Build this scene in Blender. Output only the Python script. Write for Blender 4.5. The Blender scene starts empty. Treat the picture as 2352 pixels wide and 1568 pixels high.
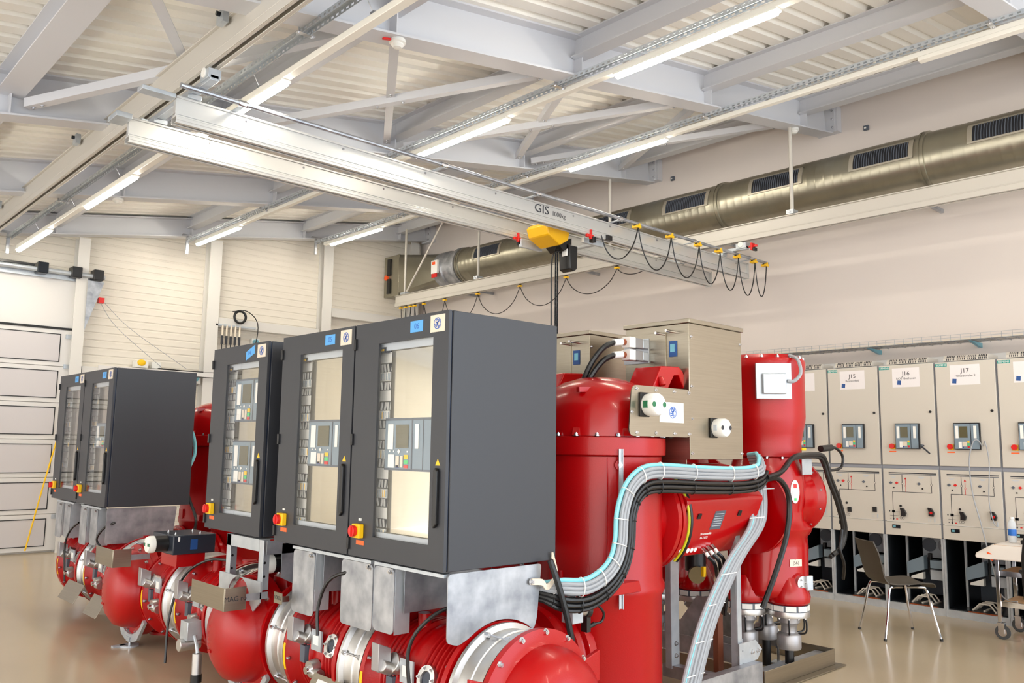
import bpy, math, random
from mathutils import Vector, Matrix
random.seed(7)
PI = math.pi
R = math.radians
SC = bpy.context.scene
COL = SC.collection
# ------------------------------------------------------------------ camera
cam_d = bpy.data.cameras.new('camera')
cam = bpy.data.objects.new('camera', cam_d)
COL.objects.link(cam)
SC.camera = cam
cam_d.sensor_width = 36.0
cam_d.lens = 36.0 * 1914.4 / 2352
cam_d.clip_end = 100
YAW, PITCH, ROLL = R(46.906), R(7.123), R(0.813)
fw = Vector((math.cos(YAW) * math.cos(PITCH), math.sin(YAW) * math.cos(PITCH), math.sin(PITCH)))
rt = Vector((math.sin(YAW), -math.cos(YAW), 0))
up = rt.cross(fw)
rt2 = math.cos(ROLL) * rt + math.sin(ROLL) * up
up2 = -math.sin(ROLL) * rt + math.cos(ROLL) * up
cam.matrix_world = Matrix(((rt2.x, up2.x, -fw.x, 0), (rt2.y, up2.y, -fw.y, 0), (rt2.z, up2.z, -fw.z, 1.6), (0, 0, 0, 1)))
# ------------------------------------------------------------------ world and exposure
W = bpy.data.worlds.new('world')
SC.world = W
W.use_nodes = True
_n = W.node_tree.nodes; _tc = _n.new('ShaderNodeTexCoord'); _sx = _n.new('ShaderNodeSeparateXYZ'); _rp = _n.new('ShaderNodeValToRGB')
W.node_tree.links.new(_tc.outputs['Generated'], _sx.inputs[0])
_mr = _n.new('ShaderNodeMapRange'); _mr.inputs['From Min'].default_value = -1.0; _mr.inputs['From Max'].default_value = 0.2
W.node_tree.links.new(_sx.outputs['X'], _mr.inputs['Value']); W.node_tree.links.new(_mr.outputs[0], _rp.inputs[0])
_rp.color_ramp.elements[0].color = (1.0, 0.93, 0.85, 1); _rp.color_ramp.elements[1].color = (0.80, 0.90, 1.0, 1)   # warm hall side, cool window side
W.node_tree.links.new(_rp.outputs[0], _n['Background'].inputs[0])
W.node_tree.nodes['Background'].inputs[1].default_value = 2.2
SC.view_settings.view_transform = 'Standard'
SC.view_settings.look = 'None'
SC.view_settings.exposure = 0.9
SC.view_settings.gamma = 1.0
LAMP_E = 40.0

# ------------------------------------------------------------------ materials
def srgb(r, g, b):
    f = lambda c: (c / 255 / 12.92) if c / 255 <= 0.04045 else ((c / 255 + 0.055) / 1.055) ** 2.4
    return (f(r), f(g), f(b), 1)
MATS = {}
def mat(name, col, rough=0.5, metal=0.0, noise=None, bump=None, emit=None, coat=0.0, trans=0.0, alpha=1.0, spec=None):
    m = bpy.data.materials.new(name)
    m.use_nodes = True
    nt = m.node_tree
    b = nt.nodes['Principled BSDF']
    c = srgb(*col)
    b.inputs['Base Color'].default_value = c
    b.inputs['Roughness'].default_value = rough
    b.inputs['Metallic'].default_value = metal
    b.inputs['Coat Weight'].default_value = coat
    b.inputs['Coat Roughness'].default_value = 0.08
    b.inputs['Transmission Weight'].default_value = trans
    b.inputs['Alpha'].default_value = alpha
    if spec is not None:
        b.inputs['Specular IOR Level'].default_value = spec
    tc = nt.nodes.new('ShaderNodeTexCoord')
    if noise:
        sc, amt, c2 = noise[:3]
        n = nt.nodes.new('ShaderNodeTexNoise')
        n.inputs['Scale'].default_value = sc
        n.inputs['Detail'].default_value = 6
        if len(noise) > 3:
            mp = nt.nodes.new('ShaderNodeMapping')
            mp.inputs['Scale'].default_value = noise[3]
            nt.links.new(tc.outputs['Object'], mp.inputs[0])
            nt.links.new(mp.outputs[0], n.inputs['Vector'])
        else:
            nt.links.new(tc.outputs['Object'], n.inputs['Vector'])
        rp = nt.nodes.new('ShaderNodeValToRGB')
        rp.color_ramp.elements[0].position = 0.5 - amt
        rp.color_ramp.elements[1].position = 0.5 + amt
        rp.color_ramp.elements[0].color = c
        rp.color_ramp.elements[1].color = srgb(*c2)
        nt.links.new(n.outputs['Fac'], rp.inputs[0])
        nt.links.new(rp.outputs[0], b.inputs['Base Color'])
    if bump:
        sc, st = bump[:2]
        n2 = nt.nodes.new('ShaderNodeTexNoise')
        n2.inputs['Scale'].default_value = sc
        nt.links.new(tc.outputs['Object'], n2.inputs['Vector'])
        bp = nt.nodes.new('ShaderNodeBump')
        bp.inputs['Strength'].default_value = st
        bp.inputs['Distance'].default_value = 0.002
        nt.links.new(n2.outputs['Fac'], bp.inputs['Height'])
        nt.links.new(bp.outputs[0], b.inputs['Normal'])
    if emit:
        b.inputs['Emission Color'].default_value = srgb(*emit[0])
        b.inputs['Emission Strength'].default_value = emit[1]
    MATS[name] = m
    return m
M = MATS
mat('red_paint', (172, 0, 5), 0.34, 0, bump=(190, 0.25), coat=0.12, spec=0.4)
mat('red_smooth', (172, 0, 5), 0.24, 0, bump=(60, 0.08), coat=0.2, spec=0.4)
mat('cabinet_paint', (52, 54, 60), 0.42, 0, bump=(900, 0.15))
mat('cabinet_edge', (40, 50, 70), 0.30, 0.2)
mat('galvanised', (140, 144, 152), 0.42, 0.75, noise=(9, 0.22, (196, 199, 204)), bump=(40, 0.1))
mat('galvanised_light', (182, 190, 198), 0.38, 0.5, noise=(14, 0.2, (200, 206, 212)))
mat('stainless', (160, 152, 136), 0.28, 0.95, noise=(3, 0.3, (172, 163, 147), (1, 1, 40)))
mat('aluminium_ring', (190, 190, 192), 0.36, 0.95, noise=(5, 0.3, (222, 220, 216)))
mat('bolt_steel', (205, 206, 210), 0.2, 0.95)
mat('chrome', (222, 222, 226), 0.08, 1.0)
mat('cast_aluminium', (172, 170, 172), 0.45, 0.7, bump=(300, 0.2))
mat('crane_aluminium', (214, 214, 212), 0.33, 0.55)
mat('beam_paint', (208, 210, 216), 0.5, 0)
mat('rail_paint', (200, 196, 188), 0.45, 0.1)
mat('deck_paint', (240, 238, 232), 0.55, 0)
mat('wall_panel', (228, 222, 210), 0.42, 0)
mat('wall_plaster', (218, 210, 206), 0.8, 0, noise=(1.2, 0.3, (222, 214, 209)))
mat('column_paint', (218, 216, 212), 0.5, 0)
mat('duct_metal', (146, 142, 128), 0.32, 0.85, noise=(2.5, 0.3, (166, 162, 146)))
mat('vent_dark', (44, 46, 52), 0.3, 0.4)
mat('vent_frame', (176, 170, 156), 0.4, 0.6)
mat('black_plastic', (20, 20, 22), 0.38, 0)
mat('black_cable', (18, 18, 20), 0.35, 0)
mat('grey_cable', (158, 162, 168), 0.45, 0)
mat('cyan_cable', (140, 216, 228), 0.4, 0)
mat('green_yellow', (196, 196, 30), 0.4, 0)
mat('white_plastic', (236, 236, 232), 0.4, 0)
mat('cream_plate', (226, 214, 196), 0.35, 0)
mat('polished_plate', (206, 198, 180), 0.10, 0.9)
mat('yellow_plastic', (250, 196, 20), 0.4, 0)
mat('red_plastic', (214, 30, 26), 0.35, 0)
mat('orange_label', (250, 110, 50), 0.5, 0)
mat('blue_tape', (92, 168, 232), 0.6, 0)
mat('blue_plate', (36, 82, 148), 0.4, 0.1)
mat('logo_blue', (44, 100, 190), 0.5, 0)
mat('ink', (44, 46, 54), 0.6, 0)
mat('paper', (236, 232, 234), 0.7, 0)
mat('teal_label', (42, 150, 142), 0.5, 0)
mat('white_ink', (240, 244, 240), 0.6, 0)
mat('relay_grey', (128, 146, 160), 0.45, 0)
mat('relay_dark', (88, 96, 108), 0.45, 0)
mat('screen_olive', (92, 88, 62), 0.25, 0)
mat('key_green', (80, 210, 120), 0.5, 0)
mat('key_blue', (50, 60, 150), 0.5, 0)
mat('din_grey', (190, 198, 206), 0.5, 0)
mat('switchgear_paint', (206, 200, 190), 0.45, 0)
mat('switchgear_gap', (150, 154, 164), 0.5, 0.1)
mat('dark_steel', (34, 38, 44), 0.3, 0.6)
mat('copper', (164, 82, 44), 0.35, 0.6)
mat('brown_pipe', (112, 58, 36), 0.5, 0)
mat('yellow_stripe', (250, 200, 10), 0.5, 0)
mat('chair_shell', (66, 58, 48), 0.5, 0)
mat('wood_shelf', (196, 158, 116), 0.5, 0, noise=(4, 0.25, (212, 176, 134), (1, 12, 1)))
mat('white_cloth', (228, 220, 212), 0.8, 0)
mat('orange_clip', (250, 96, 40), 0.5, 0)
mat('rubber', (70, 72, 74), 0.7, 0)
mat('black_fabric', (22, 22, 24), 0.85, 0)
g_ = mat('glass', (255, 255, 255), 0.0, 0)               # thin pane: clear with a Fresnel reflection
_nt = g_.node_tree; _lw = _nt.nodes.new('ShaderNodeLayerWeight'); _pw = _nt.nodes.new('ShaderNodeMath'); _pw.operation = 'POWER'; _pw.inputs[1].default_value = 5.0; _fr = _nt.nodes.new('ShaderNodeMath'); _fr.operation = 'MULTIPLY_ADD'; _fr.inputs[1].default_value = 0.9; _fr.inputs[2].default_value = 0.04; _nt.links.new(_lw.outputs['Facing'], _pw.inputs[0]); _nt.links.new(_pw.outputs[0], _fr.inputs[0])
_tr = _nt.nodes.new('ShaderNodeBsdfTransparent'); _gl = _nt.nodes.new('ShaderNodeBsdfGlossy'); _gl.inputs['Roughness'].default_value = 0.02; _mx = _nt.nodes.new('ShaderNodeMixShader')
_nt.links.new(_fr.outputs[0], _mx.inputs[0]); _nt.links.new(_tr.outputs[0], _mx.inputs[1]); _nt.links.new(_gl.outputs[0], _mx.inputs[2])
_nt.links.new(_mx.outputs[0], _nt.nodes['Material Output'].inputs[0])
mat('bottle_plastic', (236, 244, 250), 0.1, 0, alpha=0.45)
mat('bottle_label', (40, 110, 200), 0.4, 0)
mat('door_white', (222, 220, 218), 0.4, 0)
mat('door_pane', (206, 202, 204), 0.45, 0)
mat('gasket', (28, 28, 32), 0.6, 0)
mat('lamp_body', (236, 234, 226), 0.4, 0)
mat('tube', (255, 255, 250), 0.4, 0, emit=((255, 246, 228), LAMP_E))
mat('olive_brown', (110, 92, 54), 0.4, 0.3)
mat('support_blue', (120, 186, 206), 0.35, 0.4)
mat('drive_dark', (44, 50, 62), 0.3, 0.1)
mat('yellow_paint', (232, 176, 16), 0.35, 0)
mat('screed', (186, 170, 144), 0.2, 0, noise=(0.7, 0.35, (198, 181, 155)))
mat('pit_dark', (30, 30, 32), 0.8, 0)
mat('sticker_white', (244, 244, 240), 0.6, 0)
mat('port_glass', (46, 54, 70), 0.1, 0.2)
mat('green_dark', (20, 110, 70), 0.3, 0)

# ------------------------------------------------------------------ mesh builder
X3, Y3, Z3 = Vector((1, 0, 0)), Vector((0, 1, 0)), Vector((0, 0, 1))
def basis(d):
    d = Vector(d).normalized()
    a = Z3 if abs(d.z) < 0.9 else X3
    u = a.cross(d).normalized()
    return u, d.cross(u), d
class MB:
    def __init__(s):
        s.v = []; s.f = []; s.m = []; s.mats = []
    def mi(s, m):
        if m not in s.mats: s.mats.append(m)
        return s.mats.index(m)
    def add(s, vs, fs, m):
        n = len(s.v); k = s.mi(m)
        s.v += [Vector(q) for q in vs]
        for f in fs:
            s.f.append([i + n for i in f]); s.m.append(k)
        return s
    def box(s, x0, x1, y0, y1, z0, z1, m):
        if x0 > x1: x0, x1 = x1, x0
        if y0 > y1: y0, y1 = y1, y0
        if z0 > z1: z0, z1 = z1, z0
        return s.add([(x0, y0, z0), (x1, y0, z0), (x1, y1, z0), (x0, y1, z0), (x0, y0, z1), (x1, y0, z1), (x1, y1, z1), (x0, y1, z1)],
                     [(0, 3, 2, 1), (4, 5, 6, 7), (0, 1, 5, 4), (1, 2, 6, 5), (2, 3, 7, 6), (3, 0, 4, 7)], m)
    def obox(s, c, u, v, w, m):
        c, u, v, w = Vector(c), Vector(u), Vector(v), Vector(w)
        vs = [c + a * u + b * v + d * w for d in (-.5, .5) for b in (-.5, .5) for a in (-.5, .5)]
        fs = [(0, 2, 3, 1), (4, 5, 7, 6), (0, 1, 5, 4), (1, 3, 7, 5), (3, 2, 6, 7), (2, 0, 4, 6)]
        if u.cross(v).dot(w) < 0: fs = [f[::-1] for f in fs]
        return s.add(vs, fs, m)
    def bar(s, a, b, w, h, m, upv=Z3):
        a, b = Vector(a), Vector(b); d = b - a
        u = d.cross(Vector(upv)).normalized(); t = u.cross(d).normalized()
        return s.obox((a + b) / 2, d, u * w, t * h, m)
    def cyl(s, a, b, r, m, r2=None, n=20, caps=True):
        a, b = Vector(a), Vector(b); u, v, d = basis(b - a); r2 = r if r2 is None else r2
        vs = []
        for p, q in ((a, r), (b, r2)):
            for k in range(n):
                t = 2 * PI * k / n
                vs.append(p + q * (math.cos(t) * u + math.sin(t) * v))
        fs = [(k, (k + 1) % n, n + (k + 1) % n, n + k) for k in range(n)]
        if caps:
            fs += [tuple(range(n))[::-1], tuple(range(n, 2 * n))]
        return s.add(vs, fs, m)
    def lathe(s, o, d, prof, m, n=40):
        o = Vector(o); u, v, d = basis(d); vs = []; fs = []
        for r, t in prof:
            for k in range(n):
                a = 2 * PI * k / n
                vs.append(o + d * t + max(r, 1e-4) * (math.cos(a) * u + math.sin(a) * v))
        for j in range(len(prof) - 1):
            for k in range(n):
                k2 = (k + 1) % n
                fs.append((j * n + k, j * n + k2, (j + 1) * n + k2, (j + 1) * n + k))
        if prof[0][0] > 1e-3: fs.append(tuple(range(n))[::-1])
        if prof[-1][0] > 1e-3: fs.append(tuple(range((len(prof) - 1) * n, len(prof) * n)))
        return s.add(vs, fs, m)
    def tube(s, pts, r, m, n=8, sub=5, closed=False):
        P = [Vector(p) for p in pts]
        if sub > 1 and len(P) > 2: P = catmull(P, sub)
        vs = []; fs = []; prev = None
        for i, p in enumerate(P):
            d = (P[min(i + 1, len(P) - 1)] - P[max(i - 1, 0)]).normalized()
            if prev is None: u = basis(d)[0]
            else: u = (prev - d * prev.dot(d)).normalized()
            prev = u; v = d.cross(u)
            for k in range(n):
                a = 2 * PI * k / n
                vs.append(p + r * (math.cos(a) * u + math.sin(a) * v))
        for j in range(len(P) - 1):
            for k in range(n):
                k2 = (k + 1) % n
                fs.append((j * n + k, j * n + k2, (j + 1) * n + k2, (j + 1) * n + k))
        fs.append(tuple(range(n))[::-1]); fs.append(tuple(range((len(P) - 1) * n, len(P) * n)))
        return s.add(vs, fs, m)
    def prism(s, poly, o, u, v, w, m):
        o, u, v, w = Vector(o), Vector(u), Vector(v), Vector(w); n = len(poly)
        a = [o + p[0] * u + p[1] * v for p in poly]
        vs = a + [q + w for q in a]
        area = sum(poly[i][0] * poly[(i + 1) % n][1] - poly[(i + 1) % n][0] * poly[i][1] for i in range(n))
        pos = (u.cross(v).dot(w) > 0) == (area > 0)
        b0, b1 = tuple(range(n)), tuple(range(n, 2 * n))
        fs = [b0[::-1], b1] + [(i, (i + 1) % n, n + (i + 1) % n, n + i) for i in range(n)]
        if not pos: fs = [f[::-1] for f in fs]
        return s.add(vs, fs, m)
    def sphere(s, c, r, m, n=16, sx=1, sy=1, sz=1):
        c = Vector(c); vs = []; fs = []; h = n // 2
        for j in range(h + 1):
            t = PI * j / h
            for k in range(n):
                a = 2 * PI * k / n
                vs.append(c + Vector((sx * r * max(math.sin(t), 1e-4) * math.cos(a), sy * r * max(math.sin(t), 1e-4) * math.sin(a), -sz * r * math.cos(t))))
        for j in range(h):
            for k in range(n):
                k2 = (k + 1) % n
                fs.append((j * n + k, j * n + k2, (j + 1) * n + k2, (j + 1) * n + k))
        return s.add(vs, fs, m)
    def text(s, txt, size, o, right, upv, m, align='CENTER', ext=0.0006):
        c = bpy.data.curves.new('t', 'FONT'); c.body = txt; c.size = size; c.align_x = align; c.align_y = 'CENTER'
        c.extrude = ext; c.resolution_u = 3
        ob = bpy.data.objects.new('t', c)
        me = bpy.data.meshes.new_from_object(ob)
        right, upv = Vector(right), Vector(upv); nn = right.cross(upv); o = Vector(o)
        s.add([o + q.co.x * right + q.co.y * upv + q.co.z * nn for q in me.vertices], [tuple(p.vertices) for p in me.polygons], m)
        bpy.data.objects.remove(ob); bpy.data.curves.remove(c); bpy.data.meshes.remove(me)
        return s
    def mesh(s, off=(0, 0, 0), sharp=35):
        off = Vector(off)
        me = bpy.data.meshes.new('mesh')
        me.from_pydata([q - off for q in s.v], [], s.f)
        for k in s.mats: me.materials.append(M[k])
        me.polygons.foreach_set('material_index', s.m)
        me.polygons.foreach_set('use_smooth', [True] * len(s.f))
        me.update()
        me.set_sharp_from_angle(angle=R(sharp))
        return me
def catmull(P, sub):
    Q = [2 * P[0] - P[1]] + P + [2 * P[-1] - P[-2]]; o = []
    for i in range(1, len(Q) - 2):
        for k in range(sub):
            t = k / sub; a, b, c, d = Q[i - 1], Q[i], Q[i + 1], Q[i + 2]
            o.append(0.5 * ((2 * b) + (c - a) * t + (2 * a - 5 * b + 4 * c - d) * t * t + (3 * b - a - 3 * c + d) * t ** 3))
    o.append(P[-1])
    return o
def link(name, me):
    o = bpy.data.objects.new(name, me); COL.objects.link(o); return o
def bevel(o, w, seg=2):
    b = o.modifiers.new('bevel', 'BEVEL'); b.width = w; b.segments = seg; b.limit_method = 'ANGLE'; b.angle_limit = R(40)
    return o
class T:                                            # a thing: an Empty at its base, parts under it (coordinates given in world space)
    def __init__(s, name, label, cat, base=(0, 0, 0), group=None):
        s.o = bpy.data.objects.new(name, None); COL.objects.link(s.o)
        s.o.location = base; s.base = Vector(base); s.o['label'] = label; s.o['category'] = cat
        s.o.empty_display_size = 0.1
        if group: s.o['group'] = group
    def part(s, name, mb, parent=None, bev=0, label=None, sharp=35, stuff=False):
        o = link(name, mb.mesh(s.base, sharp)); o.parent = parent or s.o
        if bev: bevel(o, bev)
        if label: o['label'] = label
        if stuff: o['kind'] = 'stuff'
        return o
    def inst(s, name, me, pos, d=Z3, parent=None):
        o = link(name, me); o.parent = parent or s.o
        o.location = Vector(pos) - s.base
        o.rotation_mode = 'QUATERNION'; o.rotation_quaternion = Z3.rotation_difference(Vector(d))
        return o
def single(name, mb, label, cat, base=None, group=None, bev=0, sharp=35):
    if base is None:
        n = len(mb.v); base = (sum(q.x for q in mb.v) / n, sum(q.y for q in mb.v) / n, min(q.z for q in mb.v))
    o = link(name, mb.mesh(base, sharp)); o.location = base; o['label'] = label; o['category'] = cat
    if group: o['group'] = group
    if bev: bevel(o, bev)
    return o
def struct(name, mb, sharp=35):
    o = link(name, mb.mesh((0, 0, 0), sharp)); o['kind'] = 'structure'; return o
def dup(root, delta, label, group=None, drop=()):
    root = root.o if isinstance(root, T) else root
    r = root.copy(); COL.objects.link(r); r.location = root.location + Vector(delta); r['label'] = label
    if group: r['group'] = group
    for ch in list(root.children):
        if ch.name.split('.')[0] in drop: continue
        c = ch.copy(); COL.objects.link(c); c.parent = r
        for g in list(ch.children):
            d = g.copy(); COL.objects.link(d); d.parent = c
    return r
def bolt_mesh(r=0.011, h=0.012):
    b = MB(); b.cyl((0, 0, 0), (0, 0, 0.003), r * 1.45, 'bolt_steel', n=14)
    b.cyl((0, 0, 0.003), (0, 0, 0.003 + h), r, 'bolt_steel', n=6); b.cyl((0, 0, 0.003 + h), (0, 0, 0.008 + h), r * 0.55, 'bolt_steel', n=10)
    return b.mesh()
BOLT, BOLT_S = bolt_mesh(), bolt_mesh(0.007, 0.006)
def ring_bolts(t, c, axis, r, n, me=None, a0=0.0, name='bolt', parent=None, skip=lambda a: False):
    u, v, d = basis(axis)
    for k in range(n):
        a = a0 + 2 * PI * k / n
        if skip(a): continue
        t.inst(name, me or BOLT, Vector(c) + r * (math.cos(a) * u + math.sin(a) * v), d, parent)

# ================================================================== SETTING
XW, YB = 10.0, 13.45                       # right wall plane, back wall plane
SL = 0.166
zb = lambda x: 3.94 + SL * x               # underside of the roof beams, which climb towards the right wall
BD = 0.38
f = MB(); f.box(-4.6, 10.6, -3.4, 13.6, -0.1, 0.0, 'screed'); struct('floor', f)
b = MB(); b.box(XW, XW + 0.25, -5, YB + 0.2, 0, 6.4, 'wall_plaster'); struct('wall_right', b)
# ribbed back wall (sandwich panels): horizontal micro ribs as real relief
def ribbed(x0, x1, z0, z1, y, pitch=0.115):
    mb = MB(); z = z0; pr = []
    while z < z1 - 1e-6:
        pr += [(y, z), (y, z + pitch * 0.72), (y + 0.009, z + pitch * 0.8), (y + 0.009, z + pitch * 0.93)]
        z += pitch
    pr.append((y, z1))
    vs = []; fs = []
    for p in pr: vs += [(x0, p[0], p[1]), (x1, p[0], p[1])]
    for i in range(len(pr) - 1): fs.append((2 * i, 2 * i + 1, 2 * i + 3, 2 * i + 2))
    mb.add(vs, fs, 'wall_panel')
    mb.box(x0, x1, y + 0.03, y + 0.12, z0, z1, 'wall_panel')
    return mb
struct('wall_back', ribbed(-7, XW + 0.1, 0.0, 6.3, YB))
# roof deck: trapezoid sheet, ribs run up the slope
mb = MB(); y = -5.0; pr = []; P = 0.2
while y < YB + 0.2:
    pr += [(y, 0.0), (y + 0.118, 0.0), (y + 0.135, 0.05), (y + P - 0.017, 0.05)]
    y += P
vs = []; fs = []; x0, x1 = -7.0, XW + 0.2
for p in pr: vs += [(x0, p[0], zb(x0) + BD + 0.004 + p[1]), (x1, p[0], zb(x1) + BD + 0.004 + p[1])]
for i in range(len(pr) - 1): fs.append((2 * i, 2 * i + 2, 2 * i + 3, 2 * i + 1))
mb.add(vs, fs, 'deck_paint')
ct = zb(x1) + BD + 0.10; c0 = zb(x0) + BD + 0.10
mb.add([(x0, -5, c0), (x1, -5, ct), (x1, YB + 0.2, ct), (x0, YB + 0.2, c0), (x0, -5, c0 + .1), (x1, -5, ct + .1), (x1, YB + 0.2, ct + .1), (x0, YB + 0.2, c0 + .1)],
       [(0, 3, 2, 1), (4, 5, 6, 7), (0, 1, 5, 4), (1, 2, 6, 5), (2, 3, 7, 6), (3, 0, 4, 7)], 'deck_paint')
struct('ceiling', mb)

# roof beams ------------------------------------------------------
def ibeam(mb, a, b, h, w, tf, tw, m, upv=Z3):          # a, b are the centres of the underside
    a, b = Vector(a), Vector(b); d = (b - a).normalized(); u = d.cross(Vector(upv)).normalized(); t = u.cross(d).normalized()
    if t.z < 0: t = -t
    for lo, hi, ww in ((0, tf, w), (h - tf, h, w), (tf, h - tf, tw)):
        mb.obox((a + b) / 2 + t * (lo + hi) / 2, b - a, u * ww, t * (hi - lo), m)
BEAMS = [(1.97, 'steel roof beam crossing the upper right corner, nearest to the camera'),
         (4.75, 'large steel roof beam carrying the two white smoke detectors, above the near end of the crane'),
         (7.55, 'steel roof beam running just behind the top of the crane bridge'),
         (10.32, 'steel roof beam midway between the crane bridge and the back wall'),
         (13.12, 'steel roof beam lying along the top of the ribbed back wall')]
for yb, lab in BEAMS:
    t = T('roof_beam', lab, 'beam', (3, yb, zb(3)), 'steel roof beams')
    h = BD if yb < 13 else 0.3
    dz = 0 if yb < 13 else 0.05
    mb = MB(); ibeam(mb, (-6.8, yb, zb(-6.8) + dz), (XW - 0.12, yb, zb(XW - 0.12) + dz), h - .002, 0.2, 0.016, 0.012, 'beam_paint')
    t.part('beam_section', mb)
    for xs in (1.42, 3.2, 5.15, 7.15, 9.2):            # stiffener plates at the purlins
        mb = MB(); z0 = zb(xs) + dz + 0.018
        mb.box(xs - 0.006, xs + 0.006, yb - 0.095, yb + 0.095, z0, z0 + h - 0.04, 'beam_paint')
        t.part('stiffener_plate', mb)
    mb = MB(); mb.box(XW - 0.135, XW - 0.115, yb - 0.12, yb + 0.12, zb(XW) - 0.0, zb(XW) + 0.36, 'beam_paint')
    mb.box(XW - 0.114, XW - 0.002, yb - 0.15, yb + 0.15, zb(XW) + 0.01, zb(XW) + 0.34, 'beam_paint')
    e = t.part('end_plate', mb)
    for zz in (0.06, 0.17, 0.28):
        for dy in (-0.09, 0.09):
            t.inst('bolt', BOLT, (XW - 0.135, yb + dy, zb(XW) + zz), -X3, e)
# purlins (run along the hall between the beams)
PUR = [(1.42, 'above the left crane rail'), (3.2, 'alongside the left row of lights'), (5.15, 'alongside the middle row of lights'),
       (7.15, 'between the middle and right rows of lights'), (9.2, 'closest to the white right wall')]
for x, where in PUR:
    for k in range(len(BEAMS)):
        y0 = BEAMS[k][0] + 0.01 if k < 4 else None
        if k == 4: break
        y1 = BEAMS[k + 1][0] - 0.01
        bay = ['nearest bay', 'braced bay above the crane', 'second bay from the back', 'bay at the back wall'][k]
        mb = MB(); ibeam(mb, (x, y0 + 0.01, zb(x) + BD - 0.2), (x, y1 - 0.01, zb(x) + BD - 0.2), 0.195, 0.14 if x > 2 else 0.2, 0.012, 0.009, 'beam_paint')
        single('roof_purlin', mb, 'steel purlin ' + where + ', ' + bay, 'purlin', group='purlins between the roof beams')
for x in (3.2, 5.15):                                   # near stub towards the camera
    mb = MB(); ibeam(mb, (x, -3, zb(x) + BD - 0.2), (x, 1.95, zb(x) + BD - 0.2), 0.195, 0.14, 0.012, 0.009, 'beam_paint')
    single('roof_purlin', mb, 'grey steel purlin overhead, in front of the nearest beam, %s' % ('left one' if x < 4 else 'right one'), 'purlin', group='purlins between the roof beams')
# wind bracing between beams 1 and 2
PX = [p[0] for p in PUR]
names = ['left of the left lamp row', 'between left and middle lamp rows', 'between middle and right lamp rows', 'beside the right wall']
for k in range(4):
    a, c = PX[k] + 0.12, PX[k + 1] - 0.12
    t = T('cross_brace', 'crossed angle-steel roof bracing ' + names[k] + ', above the crane', 'brace', ((a + c) / 2, 6.15, zb((a + c) / 2) + 0.1), 'crossed roof braces')
    for i, (xa, xb_) in enumerate(((a, c), (c, a))):
        p, q = Vector((xa, 7.45, zb(xa) + 0.07 + 0.05 * i)), Vector((xb_, 4.85, zb(xb_) + 0.07 + 0.05 * i))
        mb = MB(); d = (q - p).normalized(); s_ = d.cross(Z3).normalized()
        mb.bar(p, q, 0.075, 0.008, 'beam_paint'); mb.bar(p + s_ * 0.034 + Z3 * 0.035, q + s_ * 0.034 + Z3 * 0.035, 0.008, 0.07, 'beam_paint')
        br = t.part('angle_bar', mb)
        for u_ in (0.02, 0.05, 0.46, 0.54, 0.95, 0.98):
            t.inst('bolt', BOLT, p.lerp(q, u_) - Z3 * 0.005, -Z3, br)
# columns on the back wall and horizontal rails
for i, (x0, x1, lab) in enumerate(((3.57, 3.73, 'white steel column beside the sectional door'), (5.56, 5.76, 'white steel column left of the cable conduits'), (7.68, 7.87, 'white steel column in the middle of the ribbed wall, right of the conduits'), (9.62, 9.82, 'white steel column in the back right corner beside the duct'))):
    mb = MB(); xm = (x0 + x1) / 2
    zt = zb(xm) + 0.04
    mb.box(x0, x1, YB - 0.2, YB - 0.185, 0, zt, 'column_paint'); mb.box(xm - 0.006, xm + 0.006, YB - 0.185, YB - 0.02, 0, zt, 'column_paint'); mb.box(x0, x1, YB - 0.02, YB - 0.003, 0, zt, 'column_paint')
    single('steel_column', mb, lab, 'column', (xm, YB - 0.1, 0), 'white columns on the back wall')
for x0, x1, z, lab in ((5.78, 7.66, 3.48, 'white horizontal steel rail on the back wall between the conduits and a column'), (3.75, 5.54, 2.52, 'white horizontal steel rail low on the back wall right of the sectional door'), (7.9, 9.5, 3.9, 'white horizontal steel rail on the back wall under the duct box')):
    mb = MB(); mb.box(x0, x1, YB - 0.16, YB - 0.003, z, z + 0.16, 'column_paint'); single('wall_rail', mb, lab, 'rail', bev=0.006)

# sectional door ------------------------------------------------------
D1 = link('door_1', None)
D1['kind'] = 'structure'
DW0, DW1 = -1.6, 3.66
zs = [0.03, 0.545, 1.06, 1.6, 2.13, 2.66, 3.2]
for i in range(6):
    z0, z1 = zs[i], zs[i + 1] - 0.008
    mb = MB(); mb.box(DW0, DW1, YB - 0.07, YB - 0.03, z0, z1, 'door_white')
    sec = link('door_section', mb.mesh()); sec.parent = D1
    for k in range(3):
        xr = DW1 - 0.2 - k * 1.7; xl = xr - 1.5
        g = MB(); w = 0.012
        za, zc = z0 + 0.06, z1 - 0.06
        for q in ((xl, xr, za, za + w), (xl, xr, zc - w, zc), (xl, xl + w, za, zc), (xr - w, xr, za, zc)):
            g.box(q[0], q[1], YB - 0.078, YB - 0.07, q[2], q[3], 'gasket')
        g.box(xl + w, xr - w, YB - 0.074, YB - 0.0695, za + w, zc - w, 'door_pane')
        pn = link('pane', g.mesh()); pn.parent = sec
mb = MB(); mb.box(DW0, DW1, YB - 0.06, YB - 0.004, 3.23, 3.99, 'door_white'); mb.box(DW0, DW1 + 0.0, YB - 0.09, YB - 0.06, 3.2, 3.225, 'gasket')
fasc = link('trim_1', mb.mesh()); fasc['kind'] = 'structure'
mb = MB(); mb.cyl((DW0, YB - 0.22, 4.02), (3.95, YB - 0.22, 4.02), 0.035, 'galvanised_light'); mb.box(DW0, 3.95, YB - 0.12, YB - 0.09, 3.93, 4.0, 'galvanised_light')
t = T('door_spring_shaft', 'long galvanised spring shaft above the sectional door', 'shaft', (1, YB - 0.2, 3.9)); t.part('shaft', mb)
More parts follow.
